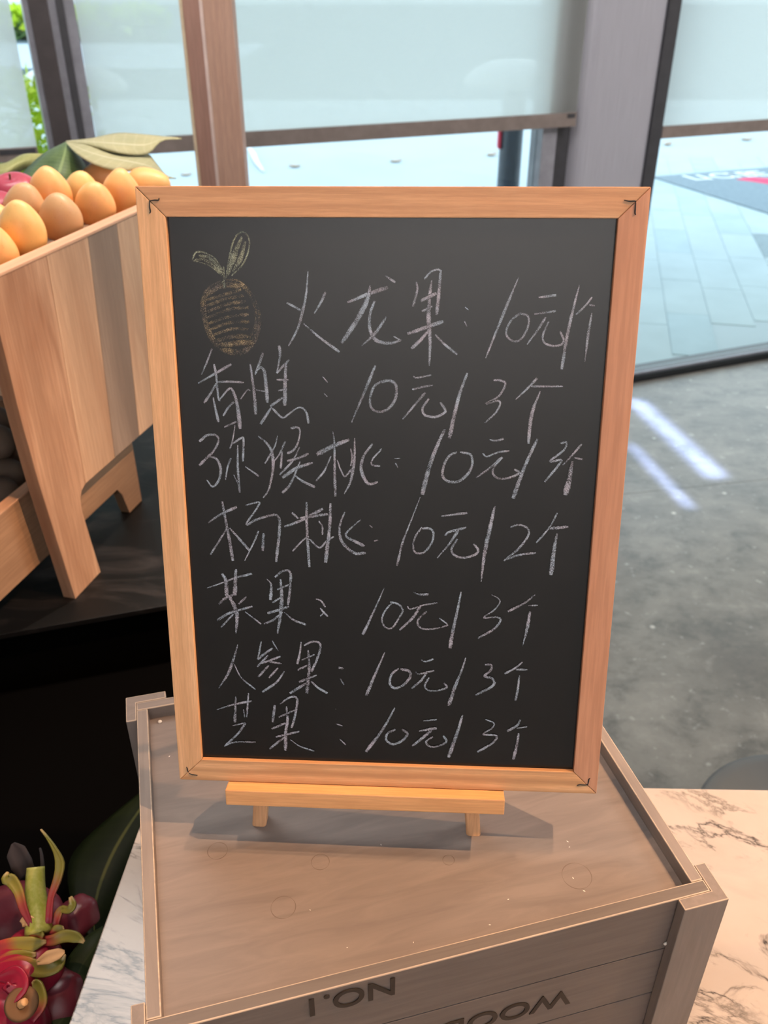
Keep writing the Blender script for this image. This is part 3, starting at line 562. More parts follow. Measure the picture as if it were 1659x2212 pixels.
# dry leaves on the paving
def dry(u, v, s, label, rot):
    p = on_z(u, v, -0.015); bm = bmesh.new(); g = []
    for i in range(7):
        t_ = i / 6; w_ = s * 0.32 * math.sin(math.pi * min(1, t_ * 1.02 + 0.02)) ** 0.7
        x = (t_ - 0.5) * s; g.append([bm.verts.new((x, k * w_, 0.25 * s * (t_ - 0.4) ** 2 + abs(k) * s * 0.10)) for k in (-1, -0.5, 0, 0.5, 1)])
    for i in range(6):
        for k in range(4): bm.faces.new((g[i][k], g[i][k + 1], g[i + 1][k + 1], g[i + 1][k]))
    o = mesh_obj('dry_leaf', bm, M['dryleaf'], mw=at_xy(p.x, p.y, -0.013, rot)); md = o.modifiers.new('t', 'SOLIDIFY'); md.thickness = 0.002
    tag(o, label, 'leaf', 'dry leaves on the pale paving')
dry(856, 350, 0.12, 'dry pale leaf on the paving, midway between wooden post and column', 0.3)
dry(637, 361, 0.12, 'dry pale leaf on the paving just right of the wooden post', -0.4)
dry(1443, 313, 0.13, 'dry pale leaf on the paving at the foot of the dark corner strip', 0.8)
dry(1614, 303, 0.13, 'dry brownish leaf on the paving at the right edge under the blind', 0.1)
dry(1063, 336, 0.13, 'dry pinkish leaf on the paving just left of the slate post', 0.6)
dry(403, 379, 0.10, 'dry pale leaf on the paving just left of the wooden post', 0.2)
# fallen twig
tg = [on_z(537, 318, 0.0), on_z(548, 336, 0.01), on_z(556, 352, 0.012), on_z(570, 370, 0.0)]
tag(tube('fallen_twig', tg, [0.018, 0.03, 0.022, 0.01], M['white_paint'], None, 12, 8), 'pale bent twig on the paving right beside the wooden post', 'twig')
# planting
def bush(name, x0, x1, y0, y1, z0, z1, n, size, mats, label, seed):
    rg = random.Random(seed); o = empty(name, at_xy((x0 + x1) / 2, (y0 + y1) / 2, -0.02), label, 'hedge')
    for mi, mt in enumerate(mats):
        bm = bmesh.new()
        for k in range(n):
            x, y = rg.uniform(x0, x1), rg.uniform(y0, y1)
            t_ = rg.random(); zlo, zhi = (z0, z0 + (z1 - z0) * 0.72) if mi == 1 else (z0 + (z1 - z0) * 0.55, z1)
            z = zlo + (zhi - zlo) * t_; d = Vector((rg.uniform(-1, 1), rg.uniform(-1, 1), rg.uniform(-0.3, 1))).normalized()
            e = d.cross(Vector((rg.uniform(-1, 1), rg.uniform(-1, 1), rg.uniform(-1, 1)))).normalized(); s_ = size * rg.uniform(0.6, 1.2); p = Vector((x, y, z))
            bm.faces.new([bm.verts.new(q) for q in (p, p + d * s_ * 0.5 + e * s_ * 0.25, p + d * s_, p + d * s_ * 0.5 - e * s_ * 0.25)])
        tag(mesh_obj('young_leaves' if mi == 0 else 'older_leaves', bm, M[mt], o, mw=Matrix.Identity(4)), kind='stuff')
    return o
bush('hedge', -2.6, -1.35, 3.9, 4.5, 0.0, 1.10, 2600, 0.07, ('hedge', 'hedge2'), 'yellow-green bush outside, seen in the gap left of the dark mullion', 1)
bush('hedge', -15, -6, 26.5, 27.5, 0.0, 0.62, 3000, 0.35, ('hedge', 'hedge2'), 'low bright hedge far across the road at the upper left', 2)

# ================================================================== WOODEN POST BEHIND THE BOARD
pf = at_xy(-0.372, 2.1, 0)
wp = empty('wooden_post', pf, 'tall reddish wooden double post with a pale strip, standing behind the chalkboard', 'post')
def postx(u): return ray(u, 200).x / ray(u, 200).y * 2.1 + 0.372
xs = [postx(u) for u in (406, 412.5, 448, 455, 516)]
box('edge_strip', xs[0], xs[1], 0.004, 0.03, 0, CEIL, M['cream'], wp)
box('narrow_board', xs[1], xs[2] + 0.001, 0.008, 0.05, 0, CEIL, M['post_wood2'], wp)
box('pale_strip', xs[2], xs[3], 0.0, 0.04, 0, CEIL, M['pink_white'], wp)
box('wide_board', xs[3], xs[4], 0.0, 0.05, 0, CEIL, M['post_wood'], wp, 0.001)

# ================================================================== TABLES
MT = 0.75
tf = at_xy(-0.2425, 0.6405, 0, R(-1.3))
mt_o = empty('marble_table', tf, 'white marble table with dark veins under the grey crate', 'table')
prism('tabletop', [(0, 0), (1.45, 0), (1.45, -0.75), (-0.028, -0.75)], MT - 0.03, MT, M['marble'], mt_o, 'XY', 0.0012)
box('pedestal', 0.25, 1.2, -0.60, -0.12, 0.0, MT - 0.03, M['cloth'], mt_o)
# black stone counter that carries the fruit stand
ct = empty('display_counter', at_xy(-0.5, 1.2, 0), 'black marbled stone counter under the wooden fruit stand', 'counter')
box_pts = [(-1.9, 0.50), (-0.498, 0.880), (-0.2495, 0.955), (-0.10, 2.02), (-1.9, 2.02)]
prism('countertop', box_pts, 0.742, 0.75, M['black_stone'], ct, 'XY', 0.001, mw=Matrix.Identity(4))
prism('counter_body', [(-1.88, 0.53), (-0.5, 0.905), (-0.265, 0.975), (-0.13, 1.98), (-1.88, 1.98)], 0, 0.742, M['cloth'], ct, 'XY', mw=Matrix.Identity(4))
lt = empty('low_display_table', at_xy(-0.6, 0.5, 0), 'low black cloth-covered table holding the dragon fruit', 'table')
LT = 0.715 - 0.045
prism('cloth_top', [(-1.6, -0.2), (-0.262, -0.2), (-0.262, 0.60), (-0.262, 0.93), (-0.5, 0.86), (-1.6, 0.56)], LT - 0.02, LT, M['cloth'], lt, 'XY', 0.004, mw=Matrix.Identity(4))
prism('cloth_skirt', [(-1.58, -0.18), (-0.275, -0.18), (-0.275, 0.90), (-0.5, 0.845), (-1.58, 0.55)], 0, LT - 0.02, M['cloth'], lt, 'XY', mw=Matrix.Identity(4))
# round stool at the right, seat just below the table edge
sx, sy, sr = 0.612, 0.800, 0.168
st = empty('round_stool', at_xy(sx, sy, 0), 'round grey stool beyond the marble table at the right edge', 'stool')
lathe('seat', [(0.002, 0.40), (sr - 0.02, 0.40), (sr - 0.004, 0.408), (sr, 0.42), (sr - 0.002, 0.436), (sr - 0.012, 0.447), (sr - 0.03, 0.45), (0.002, 0.452)], M['stool'], st, 64)
lathe('column', [(0.025, 0.02), (0.025, 0.40)], M['dark_frame'], st, 20)
lathe('foot', [(0.002, 0.0), (0.16, 0.0), (0.16, 0.008), (0.03, 0.022), (0.002, 0.022)], M['dark_frame'], st, 40)

# ================================================================== THE CRATE
cd = Vector((-0.25497, 0.96695, 0)); cw = Vector((0.96695, 0.25497, 0)); k = 0.8333
D0, D1, X0, X1 = 0.363 * k, 0.707 * k, -0.079 * k, 0.374 * k
M['wear'] = greywash('worn_pale_edge', col(150, 138, 128), col(190, 172, 154), 'X', 7)
def wear(o):
    o.data.materials.append(M['wear'])
    for p in o.data.polygons:
        if max(abs(c) for c in p.normal) < 0.97 and abs(p.normal.z) > 0.2 and p.center.z > 0.19: p.material_index = 1
    return o
cf = frame(cd * D0 + cw * X0 + Vector((0, 0, MT)), cw, cd, (0, 0, 1))
CWd, CDp, RIM, REC, TH_ = X1 - X0, D1 - D0, 0.195, 0.1825, 0.0092
cr = empty('wooden_crate', cf, 'grey-stained wooden crate turned upside down, stencilled front, under the chalkboard', 'crate')
box('recessed_panel', TH_, CWd - TH_, TH_, CDp - TH_, REC - 0.006, REC, M['cratepanel'], cr)
rows = [(0.0, 0.0265), (0.0275, 0.0815), (0.0825, 0.1375), (0.1385, RIM)]
for a, b in rows:
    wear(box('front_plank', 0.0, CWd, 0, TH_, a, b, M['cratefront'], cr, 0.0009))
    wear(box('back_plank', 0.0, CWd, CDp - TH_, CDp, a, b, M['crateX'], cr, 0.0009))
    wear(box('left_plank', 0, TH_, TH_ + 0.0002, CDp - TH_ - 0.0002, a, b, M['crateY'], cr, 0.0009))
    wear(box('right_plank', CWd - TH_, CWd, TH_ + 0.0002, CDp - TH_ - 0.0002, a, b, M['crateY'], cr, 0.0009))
T2, ARM = 0.0088, 0.0270
for sx_ in (0, 1):
    for sy_ in (0, 1):
        q = [(-T2, -T2), (ARM - 0.002, -T2), (ARM - 0.002, -0.0002), (-0.0002, -0.0002), (-0.0002, ARM - 0.006), (-T2, ARM - 0.006)]
        q = [((CWd - x) if sx_ else x, (CDp - y) if sy_ else y) for x, y in q]
        wear(prism('corner_post', q, 0.0, RIM + 0.0002, M['crateZ'], cr, 'XY', 0.0008))
def nail(x, y, z, axis, r=0.0019):
    o = lathe('nail', [(0.0001, 0), (r, 0.0003), (r * 0.8, 0.0012), (0.0001, 0.0016)], M['nail'], cr, 12)
    o.matrix_world = cf @ Matrix.Translation((x, y, z)) @ (Matrix.Rotation(R(90), 4, 'X') if axis == 'Y' else Matrix.Identity(4)); return o
nail(0.2865 - X0, 0.0, E(-0.585) - MT, 'Y')
nail(TH_ + 0.0085, CDp - TH_ - 0.006, REC, 'Z')
# stencilled words, upside down because the crate is
def stencil(name, body, size, wx, z, sx_):
    mw = cf @ Matrix.Translation((wx - X0, -0.0006, z - MT)) @ Matrix.Rotation(R(90), 4, 'X') @ Matrix.Rotation(R(180), 4, 'Z')
    return lettering(name, body, size, mw, M['ink'], cr, sx_, 'LEFT', 0.0003)
stencil('stencil_number', 'NO.1', 0.0262, 0.0885, E(-0.5405), 1.02)
stencil('stencil_word', 'WOODEN', 0.0262, 0.2175, E(-0.6115), 1.12)
# ring stains, chips and specks on the panel
def stain(u, v, r, e=1.0):
    p = cf.inverted() @ on_z(u, v, MT + REC); bm = bmesh.new(); g = []
    for i in range(40):
        a = i * math.pi / 20; w_ = 0.00022 * (1 + 0.5 * math.sin(3 * a + u)); g.append([bm.verts.new((p.x + (r + s * w_) * math.cos(a), p.y + (r + s * w_) * math.sin(a) * e, REC + 0.00008)) for s in (-1, 1)])
    for i in range(40): bm.faces.new((g[i][0], g[(i + 1) % 40][0], g[(i + 1) % 40][1], g[i][1]))
    return mesh_obj('ring_stain', bm, M['ring'], cr)
for a in ((1246, 1892, 0.0105), (969, 1858, 0.0042), (470, 1838, 0.0072), (612, 1960, 0.0085), (692, 1862, 0.0065)): stain(*a)
rg = random.Random(5)
bm = bmesh.new()
for (u, v) in ((1238, 1897), (1262, 1925), (1226, 1818), (1098, 1943), (1058, 1998), (750, 2047), (893, 2036), (823, 1825), (1230, 1830), (366, 1634), (670, 1966)):
    p = cf.inverted() @ on_z(u, v, MT + REC); a = rg.uniform(0, 3); s_ = rg.uniform(0.0006, 0.0011)
    d = Vector((math.cos(a), math.sin(a), 0)) * s_; e = Vector((-d.y, d.x, 0)) * 0.4
    bm.faces.new([bm.verts.new(Vector((p.x, p.y, REC + 0.0002)) + q) for q in (-d, -e, d, e)])
tag(mesh_obj('wood_chips', bm, M['nail'], cr), 'tiny pale chips on the panel', kind='stuff')

# ================================================================== THE CHALKBOARD AND ITS EASEL
BLc = Vector((-0.14858, 0.43656, E(-0.49803)))
bx = Vector((0.99868, -0.05071, 0.00824)).normalized(); bz = Vector((0.00454, 0.24701, 0.96900)).normalized(); by = bz.cross(bx).normalized(); bz = bx.cross(by)
bf = frame(BLc, bx, by, bz); BW, BH, FW, FT, RC = 0.30, 0.405, 0.0172, 0.0125, 0.0036
cb = empty('chalkboard', bf, 'blackboard in a pine frame with a chalk fruit price list, leaning on a small easel', 'chalkboard')
g_ = 0.00012
def rail(name, pts, mat):
    return prism(name, pts, 0, FT, mat, cb, 'XZ', 0.0005)
rt = rail('top_rail', [(g_, BH), (BW - g_, BH), (BW - FW - g_, BH - FW), (FW + g_, BH - FW)], M['pineX2'])
rb_ = rail('bottom_rail', [(g_, 0), (BW - g_, 0), (BW - FW - g_, FW), (FW + g_, FW)], M['pineX'])
rl = rail('side_rail', [(0, g_), (FW, FW + g_), (FW, BH - FW - g_), (0, BH - g_)], M['pineZ'])
rr_ = rail('side_rail', [(BW, g_), (BW, BH - g_), (BW - FW, BH - FW - g_), (BW - FW, FW + g_)], M['pineZ2'])
tag(rr_, 'right side rail, redder and smoother wood')
pn = box('writing_panel', FW - 0.003, BW - FW + 0.003, RC, RC + 0.003, FW - 0.003, BH - FW + 0.003, M['board'], cb)
def staple(par, x, z, pts):
    tube('corner_staple', [(x + a, -0.0003, z + b) for a, b in pts], [0.00030, 0.00048, 0.00030], M['staple'], par, 14, 6)
staple(rt, 0.0085, BH - 0.0085, [(0, 0.0002), (0.0028, 0.0006), (0.0052, 0.0006), (0.0056, 0.0018)])
staple(rl, 0.0078, BH - 0.0088, [(0.0005, 0.0006), (0.0003, -0.003), (0.0006, -0.0055), (0.0, -0.0065)])
staple(rt, BW - 0.0145, BH - 0.0078, [(-0.0002, 0.0006), (0.003, 0), (0.006, 0.0001), (0.0064, -0.0006)])
staple(rr_, BW - 0.0080, BH - 0.0085, [(0, 0), (0.0, -0.003), (0.0001, -0.0058), (0.0006, -0.0066)])
staple(rb_, 0.0072, 0.0058, [(0, 0), (0.002, -0.001), (0.0035, -0.0012), (0.0062, -0.0016)])
staple(rl, 0.0058, 0.0068, [(0.0, 0.0042), (0.0004, 0.003), (0.0006, 0.001), (0.0012, -0.0002)])
staple(rb_, BW - 0.0142, 0.0072, [(0, -0.0006), (0.002, 0.0002), (0.005, 0.0001), (0.0075, 0.0004)])
staple(rr_, BW - 0.0068, 0.0072, [(0, 0), (0.0004, 0.0022), (0.0006, 0.0048), (0.0014, 0.0056)])
LIFT = [0.0]
def chalk_mesh(name, data, mat):
    bm = bmesh.new(); uvl = bm.loops.layers.uv.new('UVMap')
    for st_ in data.split('|'):
        ps, ws = st_.split(';'); P = [tuple(int(q) * 1e-4 for q in p.split(',')) for p in ps.split(' ')]; Wd = [int(q) * 1e-4 for q in ws.split(',')]
        n = max(4, (len(P) - 1) * 5); Q = smooth_pts([Vector((a, b, 0)) for a, b in P], n); LIFT[0] += 2.5e-6; y = RC - 0.00004 - LIFT[0] * 0.6
        L = []
        ext0 = (Q[0] - Q[1]).normalized() * Wd[0] * 0.25; ext1 = (Q[-1] - Q[-2]).normalized() * Wd[-1] * 0.25
        Q[0] = Q[0] + ext0; Q[-1] = Q[-1] + ext1
        for i, p in enumerate(Q):
            d = (Q[min(i + 1, n)] - Q[max(i - 1, 0)]).normalized(); nr = Vector((-d.y, d.x, 0)); h = lerpv(Wd, i / n) * 0.5 * (0.72 if i in (0, n) else 1.0)
            L.append([bm.verts.new((p.x + nr.x * h * s, y, p.y + nr.y * h * s)) for s in (-1, 1)])
        for i in range(n):
            f = bm.faces.new((L[i][0], L[i][1], L[i + 1][1], L[i + 1][0]))
            for lp, uv in zip(f.loops, ((i / n, 0), (i / n, 1), ((i + 1) / n, 1), ((i + 1) / n, 0))): lp[uvl].uv = uv
    me = bpy.data.meshes.new(name); bm.to_mesh(me); bm.free(); me.materials.append(mat)
    o = bpy.data.objects.new(name, me); C.objects.link(o); o.parent = pn; return tag(o, kind='stuff')
chalk_mesh('chalk_fruit_body', CHALK['FG'], M['chalk_gold'])
chalk_mesh('chalk_fruit_leaves', CHALK['GL'], M['chalk_green'])
for q in range(1, 8): chalk_mesh('chalk_line', CHALK['L%d' % q], M['chalk'])
# easel: ledge, two front legs, crossbar and rear strut
ef = bf.copy()
ez = empty('tabletop_easel', ef, 'small pine tabletop easel whose ledge carries the chalkboard', 'easel')
box('ledge', 0.0356, 0.2345, -0.0103, 0.013, -0.0128, -0.0004, M['easel'], ez, 0.0008)
def footz(x, y):  # local z on the crate panel under local (x, y)
    p = bf @ Vector((x, y, 0)); return (MT + REC - p.z) / bz.z
for xb, xt in ((0.0537, 0.0857), (0.2152, 0.1832)):
    bm = bmesh.new(); w_ = 0.0054; vs = []
    for x, z in ((xb, None), (xt, 0.33)):
        for dx, dy in ((-w_, 0.0132), (w_, 0.0132), (w_, 0.0245), (-w_, 0.0245)):
            zz = footz(x + dx, dy) + 0.0001 if z is None else z
            vs.append(bm.verts.new((x + dx, dy, zz)))
    for i in range(4): bm.faces.new((vs[i], vs[(i + 1) % 4], vs[4 + (i + 1) % 4], vs[4 + i]))
    bm.faces.new(vs[:4][::-1]); bm.faces.new(vs[4:]); bmesh.ops.recalc_face_normals(bm, faces=bm.faces)
    bmesh.ops.bevel(bm, geom=[e for e in bm.edges if abs(e.verts[0].co.z - e.verts[1].co.z) > 0.1], offset=0.0022, segments=3, affect='EDGES', profile=0.5)
    mesh_obj('front_leg', bm, M['easelZ'], ez)
box('crossbar', 0.075, 0.194, 0.0246, 0.034, 0.27, 0.286, M['easel'], ez, 0.0008)
pA = Vector((0.134, 0.038, 0.278)); wA = bf @ pA; wB = wA + Vector((-0.004, 0.055, 0)); wB.z = MT + REC + 0.0048
tube('rear_strut', [bf.inverted() @ wA, bf.inverted() @ wB], [0.0048, 0.0048], M['easelZ'], ez, 6, 4)

# ================================================================== FRUIT STAND
sA = Vector((-0.42412, 0.95528, 0.75)); sd = Vector((math.sin(R(15)), math.cos(R(15)), 0)); sn = Vector((sd.y, -sd.x, 0))
sf = frame(sA, sn, sd, (0, 0, 1))            # local x = towards the marble table, y = away from the camera, z = up
fs = empty('fruit_stand', sf, 'tall acacia wood display stand full of mangoes, left of the chalkboard', 'display stand')
TP, PT, HT = 0.446, 0.0185, 0.142
def side(nm, pts, mt, x0=-PT, x1=0.0): return prism(nm, pts, x0, x1, M[mt], fs, 'YZ', 0.0007)
arch = [(0.0535, 0.112), (0.0560, 0.128), (0.0625, 0.138), (0.0725, HT)]
side('side_plank', [(-0.0225, TP), (-0.0215, 0.28), (-0.017, 0.19), (0.0, 0), (0.066, 0)] + arch + [(0.088, TP)], 'ac1')
side('side_plank', [(0.0885, TP), (0.0730, HT), (0.1505, HT), (0.1795, TP)], 'ac2')
side('side_plank', [(0.1800, TP), (0.1510, HT), (0.2225, HT), (0.2520, TP)], 'ac3')
side('side_plank', [(0.2525, TP), (0.2230, HT), (0.335, HT), (0.350, 0.125), (0.350, 0), (0.42, 0), (0.42, TP)], 'ac4')
box('top_rim', -PT - 0.0005, 0.0008, -0.0225, 0.42, TP, TP + 0.0045, M['acrim'], fs, 0.0012)
side('side_panel', [(-0.022, TP), (0, 0), (0.07, 0), (0.08, HT), (0.33, HT), (0.35, 0), (0.42, 0), (0.42, TP)], 'ac2', -0.40, -0.3815)
box('tray_board', -0.3815, -PT, -0.006, 0.402, 0.408, 0.4205, M['acY'], fs)
box('end_board', -0.3815, -PT, 0.402, 0.42, 0.30, TP, M['ac4'], fs)
box('end_board', -0.3815, -PT, -0.02, -0.006, 0.372, TP, M['ac2'], fs)
# lower kiwi tray, nested inside the stand
kt = empty('kiwi_tray', sf @ Matrix.Translation((-0.04, 0, 0)), 'low acacia wood tray of kiwis nested under the tall stand', 'tray')
def kside(x0, x1, nm, mt): return prism(nm, [(-0.30, 0.160), (-0.30, 0.055), (-0.288, 0.0), (-0.262, 0.0), (-0.245, 0.045), (-0.23, 0.055), (0.20, 0.055), (0.211, 0.040), (0.217, 0.018), (0.222, 0.0), (0.262, 0.0), (0.262, 0.160)], x0, x1, M[mt], kt, 'YZ', 0.0007)
kside(-0.016, 0.0, 'side_board', 'acY'); kside(-0.30, -0.284, 'side_board', 'acY')
box('tray_rim', -0.0165, 0.0005, -0.30, 0.262, 0.160, 0.1625, M['acrim'], kt, 0.0008)
box('tray_floor', -0.284, -0.016, -0.286, 0.248, 0.095, 0.1045, M['acY'], kt)
box('end_board', -0.284, -0.016, -0.30, -0.286, 0.062, 0.160, M['acY'], kt); box('end_board', -0.284, -0.016, 0.248, 0.262, 0.062, 0.160, M['acY'], kt)
# ---- fruit
def mango_mesh():
    prof = []
    for i in range(25):
        a = math.pi * i / 24; z = -math.cos(a); r_ = math.sin(a) * (1 - 0.20 * z - 0.05 * z * z)
        prof.append((max(r_, 0.002), z * 1.28 + 0.03 * (1 - z * z)))
    return prof
MP = mango_mesh()
def stand_pt(u, v, o):  # where a photographed point meets the plane o metres inside the side panel
    A = sA - sn * o; r_ = ray(u, v); A0 = A - Vector((0, 0, EYE)); return r_ * (A0.dot(sn) / r_.dot(sn)) + Vector((0, 0, EYE))
def mango(u, v, o, rad, mt, label, tilt=(0, 0), sc=1.0):
    p = stand_pt(u, v, o)
    def bf_(c): return Vector((c.x * rad * 1.02, c.y * rad * 0.94, c.z * rad * sc + 0.06 * rad * mnoise.noise(c * 1.3 + Vector((u, v, 0)))))
    m_ = lathe('mango', MP, M[mt], None, 32, bumpf=bf_)
    m_.matrix_world = Matrix.Translation(p) @ Matrix.Rotation(tilt[0], 4, 'Y') @ Matrix.Rotation(tilt[1], 4, 'X')
    return tag(m_, label, 'mango', 'mangoes in the fruit stand')
mango(47, 497, 0.050, 0.0275, 'mango', 'large golden mango at the front rim of the stand, tallest in its row', (0.05, 0.1), 1.02)
mango(-12, 545, 0.052, 0.026, 'mango2', 'orange mango cut off by the left edge, nearest of all the mangoes', (0, 0.1))
mango(131, 470, 0.050, 0.0270, 'mango_shaded', 'golden mango browned by painted shade, second in the row along the rim', (0.1, 0.1), 0.92)
mango(206, 441, 0.050, 0.0265, 'mango2', 'orange mango, third in the row along the rim', (0.1, 0.12), 0.92)
mango(262, 417, 0.050, 0.0270, 'mango2', 'orange mango at the rim beside the chalkboard corner', (0.15, 0.1), 0.98)
mango(54, 451, 0.105, 0.0270, 'mango_shaded', 'shade-browned mango in the second row behind the tallest golden one', (0.25, 0.1), 1.0)
mango(108, 419, 0.105, 0.0285, 'mango2', 'large golden-orange mango in the second row, left of centre', (0.1, 0.1), 1.0)
mango(178, 421, 0.110, 0.0270, 'mango', 'golden mango in the second row under the drooping leaf', (0.1, 0.1), 0.98)
mango(222, 391, 0.135, 0.0290, 'mango_shaded', 'shaded brown-orange mango tucked under the pale leaf', (0.9, 0.1), 1.05)
mango(320, 408, 0.060, 0.0320, 'mango2', 'orange mango farthest back, its top above the chalkboard corner', (1.2, 0.2), 0.9)
mango(-5, 497, 0.110, 0.0280, 'mango2', 'orange mango at the left edge in the second row', (0.1, 0.1), 0.95)
# shaded mangoes filling the tray below the visible row
for s_, o_ in ((0.20, 0.055), (0.285, 0.055)): pass
def redf(u, v, o, rad, label):
    p = stand_pt(u, v, o); prof = []
    for i in range(21):
        a = math.pi * i / 20; prof.append((max(0.001, rad * math.sin(a) * (1.02 - 0.08 * math.cos(a))), -rad * 0.9 * math.cos(a) - 0.16 * rad * math.exp(-((math.sin(a) / 0.32) ** 2)) * (-math.cos(a))))
    t_ = empty('red_fruit', Matrix.Translation(p) @ Matrix.Rotation(0.3, 4, 'X'), label, 'fruit', 'pinkish red fruit behind the mangoes')
    lathe('skin', prof, M['redfruit'], t_, 32); tube('stalk', [(0, 0, rad * 0.7), (0.002, 0, rad * 0.95)], [0.0012, 0.0015], M['navel'], t_, 6, 6)
redf(34, 424, 0.160, 0.034, 'pinkish red round fruit behind the mangoes under the left leaf')
redf(-8, 462, 0.150, 0.032, 'pinkish red fruit cut off by the left edge, lower of the two')
for (x, y, z, lb) in ((-0.130, 0.080, 0.131, 'brown kiwi in the low tray touching the stand leg'), (-0.110, 0.033, 0.131, 'brown kiwi in the low tray nearest its rim'), (-0.165, 0.125, 0.131, 'dark kiwi in the low tray, farther back against the stand leg'), (-0.200, 0.172, 0.131, 'dark kiwi at the back of the low tray under the topmost one'), (-0.150, 0.098, 0.173, 'kiwi resting on two others at the left edge, lower of the two on top'), (-0.190, 0.150, 0.173, 'dark kiwi at the left edge just below the tall stand, topmost of all')):
    rad = 0.0255; prof = [(max(0.001, rad * math.sin(math.pi * i / 16)), -rad * 1.12 * math.cos(math.pi * i / 16)) for i in range(17)]
    o = lathe('kiwi', prof, M['kiwi'], None, 24); o.matrix_world = sf @ Matrix.Translation((x, y, z)) @ Matrix.Rotation(1.45, 4, 'Y'); tag(o, lb, 'kiwi', 'kiwis in the low tray')

# ---- big leaves over the mangoes (points given as photographed position and distance in metres)
def lp(u, v, y): return at_y(u, v, y)
leaf('green_leaf', [(lp(141, 307, 1.50), lp(143, 308, 1.49), lp(146, 309, 1.50)), (lp(96, 330, 1.46), lp(140, 330, 1.42), lp(182, 352, 1.48)), (lp(60, 362, 1.42), lp(130, 365, 1.38), lp(188, 378, 1.44)), (lp(40, 385, 1.38), lp(120, 395, 1.36), lp(170, 400, 1.40))],
     M['leaf_green'], 'glossy dark green leaf arching down over the mangoes')
leaf('pale_leaf', [(lp(141, 309, 1.50), lp(142, 306, 1.50), lp(143, 304, 1.51)), (lp(200, 318, 1.46), lp(190, 306, 1.48), lp(195, 299, 1.55)), (lp(262, 332, 1.45), lp(250, 310, 1.48), lp(256, 287, 1.58)), (lp(318, 333, 1.50), lp(312, 313, 1.52), lp(320, 291, 1.58)), (lp(350, 305, 1.56), lp(352, 300, 1.57), lp(358, 295, 1.60)), (lp(392, 301, 1.62), lp(392, 300, 1.62), lp(393, 298, 1.62))],
     M['leaf_tan'], 'pale upturned leaf underside, topmost above the mangoes')
leaf('tan_leaf', [(lp(143, 308, 1.47), lp(144, 308, 1.47), lp(146, 307, 1.47)), (lp(163, 330, 1.40), lp(180, 324, 1.42), lp(200, 315, 1.47)), (lp(205, 356, 1.38), lp(232, 340, 1.42), lp(262, 328, 1.50)), (lp(262, 371, 1.40), lp(285, 350, 1.44), lp(316, 331, 1.53)), (lp(318, 366, 1.46), lp(325, 360, 1.47), lp(336, 350, 1.52)), (lp(352, 384, 1.50), lp(355, 381, 1.50), lp(358, 377, 1.52)), (lp(380, 386, 1.54), lp(380, 386, 1.54), lp(381, 385, 1.54))],
     M['leaf_tan'], 'tan leaf underside hanging below the topmost leaf, tip towards the chalkboard')
leaf('olive_leaf', [(lp(-40, 372, 1.50), lp(-40, 366, 1.50), lp(-40, 360, 1.5)), (lp(0, 382, 1.46), lp(5, 368, 1.47), lp(10, 352, 1.5)), (lp(40, 372, 1.50), lp(45, 350, 1.5), lp(50, 333, 1.54)), (lp(85, 350, 1.54), lp(85, 340, 1.55), lp(90, 332, 1.56)), (lp(115, 335, 1.58), lp(115, 333, 1.58), lp(115, 331, 1.58))],
     M['leaf_olive'], 'olive leaf at the left edge behind the red fruit')

# ================================================================== DRAGON FRUIT, BOTTOM LEFT
def on_low(u, v, z): return on_z(u, v, z)
def ribbon(name, pts, wid, mat, parent, cup=0.35, n=18):
    """a thick curled scale: pts = spine, wid = half widths; UV x runs from root to tip"""
    P = smooth_pts(pts, n); bm = bmesh.new(); uvl = bm.loops.layers.uv.new('UVMap'); g = []
    for i, p in enumerate(P):
        d = (P[min(i + 1, n)] - P[max(i - 1, 0)]).normalized(); a = d.cross(Vector((0.05, -0.6, 0.8))).normalized(); b = a.cross(d)
        w_ = lerpv(wid, i / n); g.append([bm.verts.new(p + a * w_ * s + b * w_ * cup * (s * s)) for s in (-1, -0.5, 0, 0.5, 1)])
    for i in range(n):
        for q in range(4):
            f = bm.faces.new((g[i][q], g[i][q + 1], g[i + 1][q + 1], g[i + 1][q]))
            for l_, (x, y) in zip(f.loops, ((i, q), (i, q + 1), (i + 1, q + 1), (i + 1, q))): l_[uvl].uv = (x / n, y / 4)
    bmesh.ops.recalc_face_normals(bm, faces=bm.faces); me = bpy.data.meshes.new(name); bm.to_mesh(me); bm.free()
    for p in me.polygons: p.use_smooth = True
    me.materials.append(mat); o = bpy.data.objects.new(name, me); C.objects.link(o)
    if parent: o.parent = parent; o.matrix_parent_inverse = parent.matrix_world.inverted()
    md = o.modifiers.new('thickness', 'SOLIDIFY'); md.thickness = 0.0018; md.offset = 0; return o
def dragon_body(parent, c, r3, rot, mat, seed):
    prof = [(max(0.001, math.sin(math.pi * i / 24) * (1 + 0.06 * math.cos(math.pi * i / 12))), -math.cos(math.pi * i / 24)) for i in range(25)]
    def bf_(v):
        q = v * (1 + 0.10 * mnoise.noise(v * 1.8 + Vector((seed, 0, 0)))); return Vector((q.x * r3[0], q.y * r3[1], q.z * r3[2]))
    o = lathe('skin', prof, M[mat], parent, 40, bumpf=bf_); o.matrix_world = Matrix.Translation(c) @ rot.to_4x4(); return o
def DP(u, v, z): return on_z(u, v, z)
from mathutils import Euler
def dragon(c, r3, rot, mat, label, seed):
    t_ = empty('dragon_fruit', Matrix.Translation(c), label, 'dragon fruit', 'dragon fruit on the low black table')
    dragon_body(t_, c, r3, rot, mat, seed); return t_
Z0 = LT
d1 = dragon(DP(38, 1988, 0.705), (0.034, 0.036, 0.044), Euler((0.2, 1.45, 0)).to_matrix(), 'dragon2', 'dark pink dragon fruit behind the thick cut stem', 1)
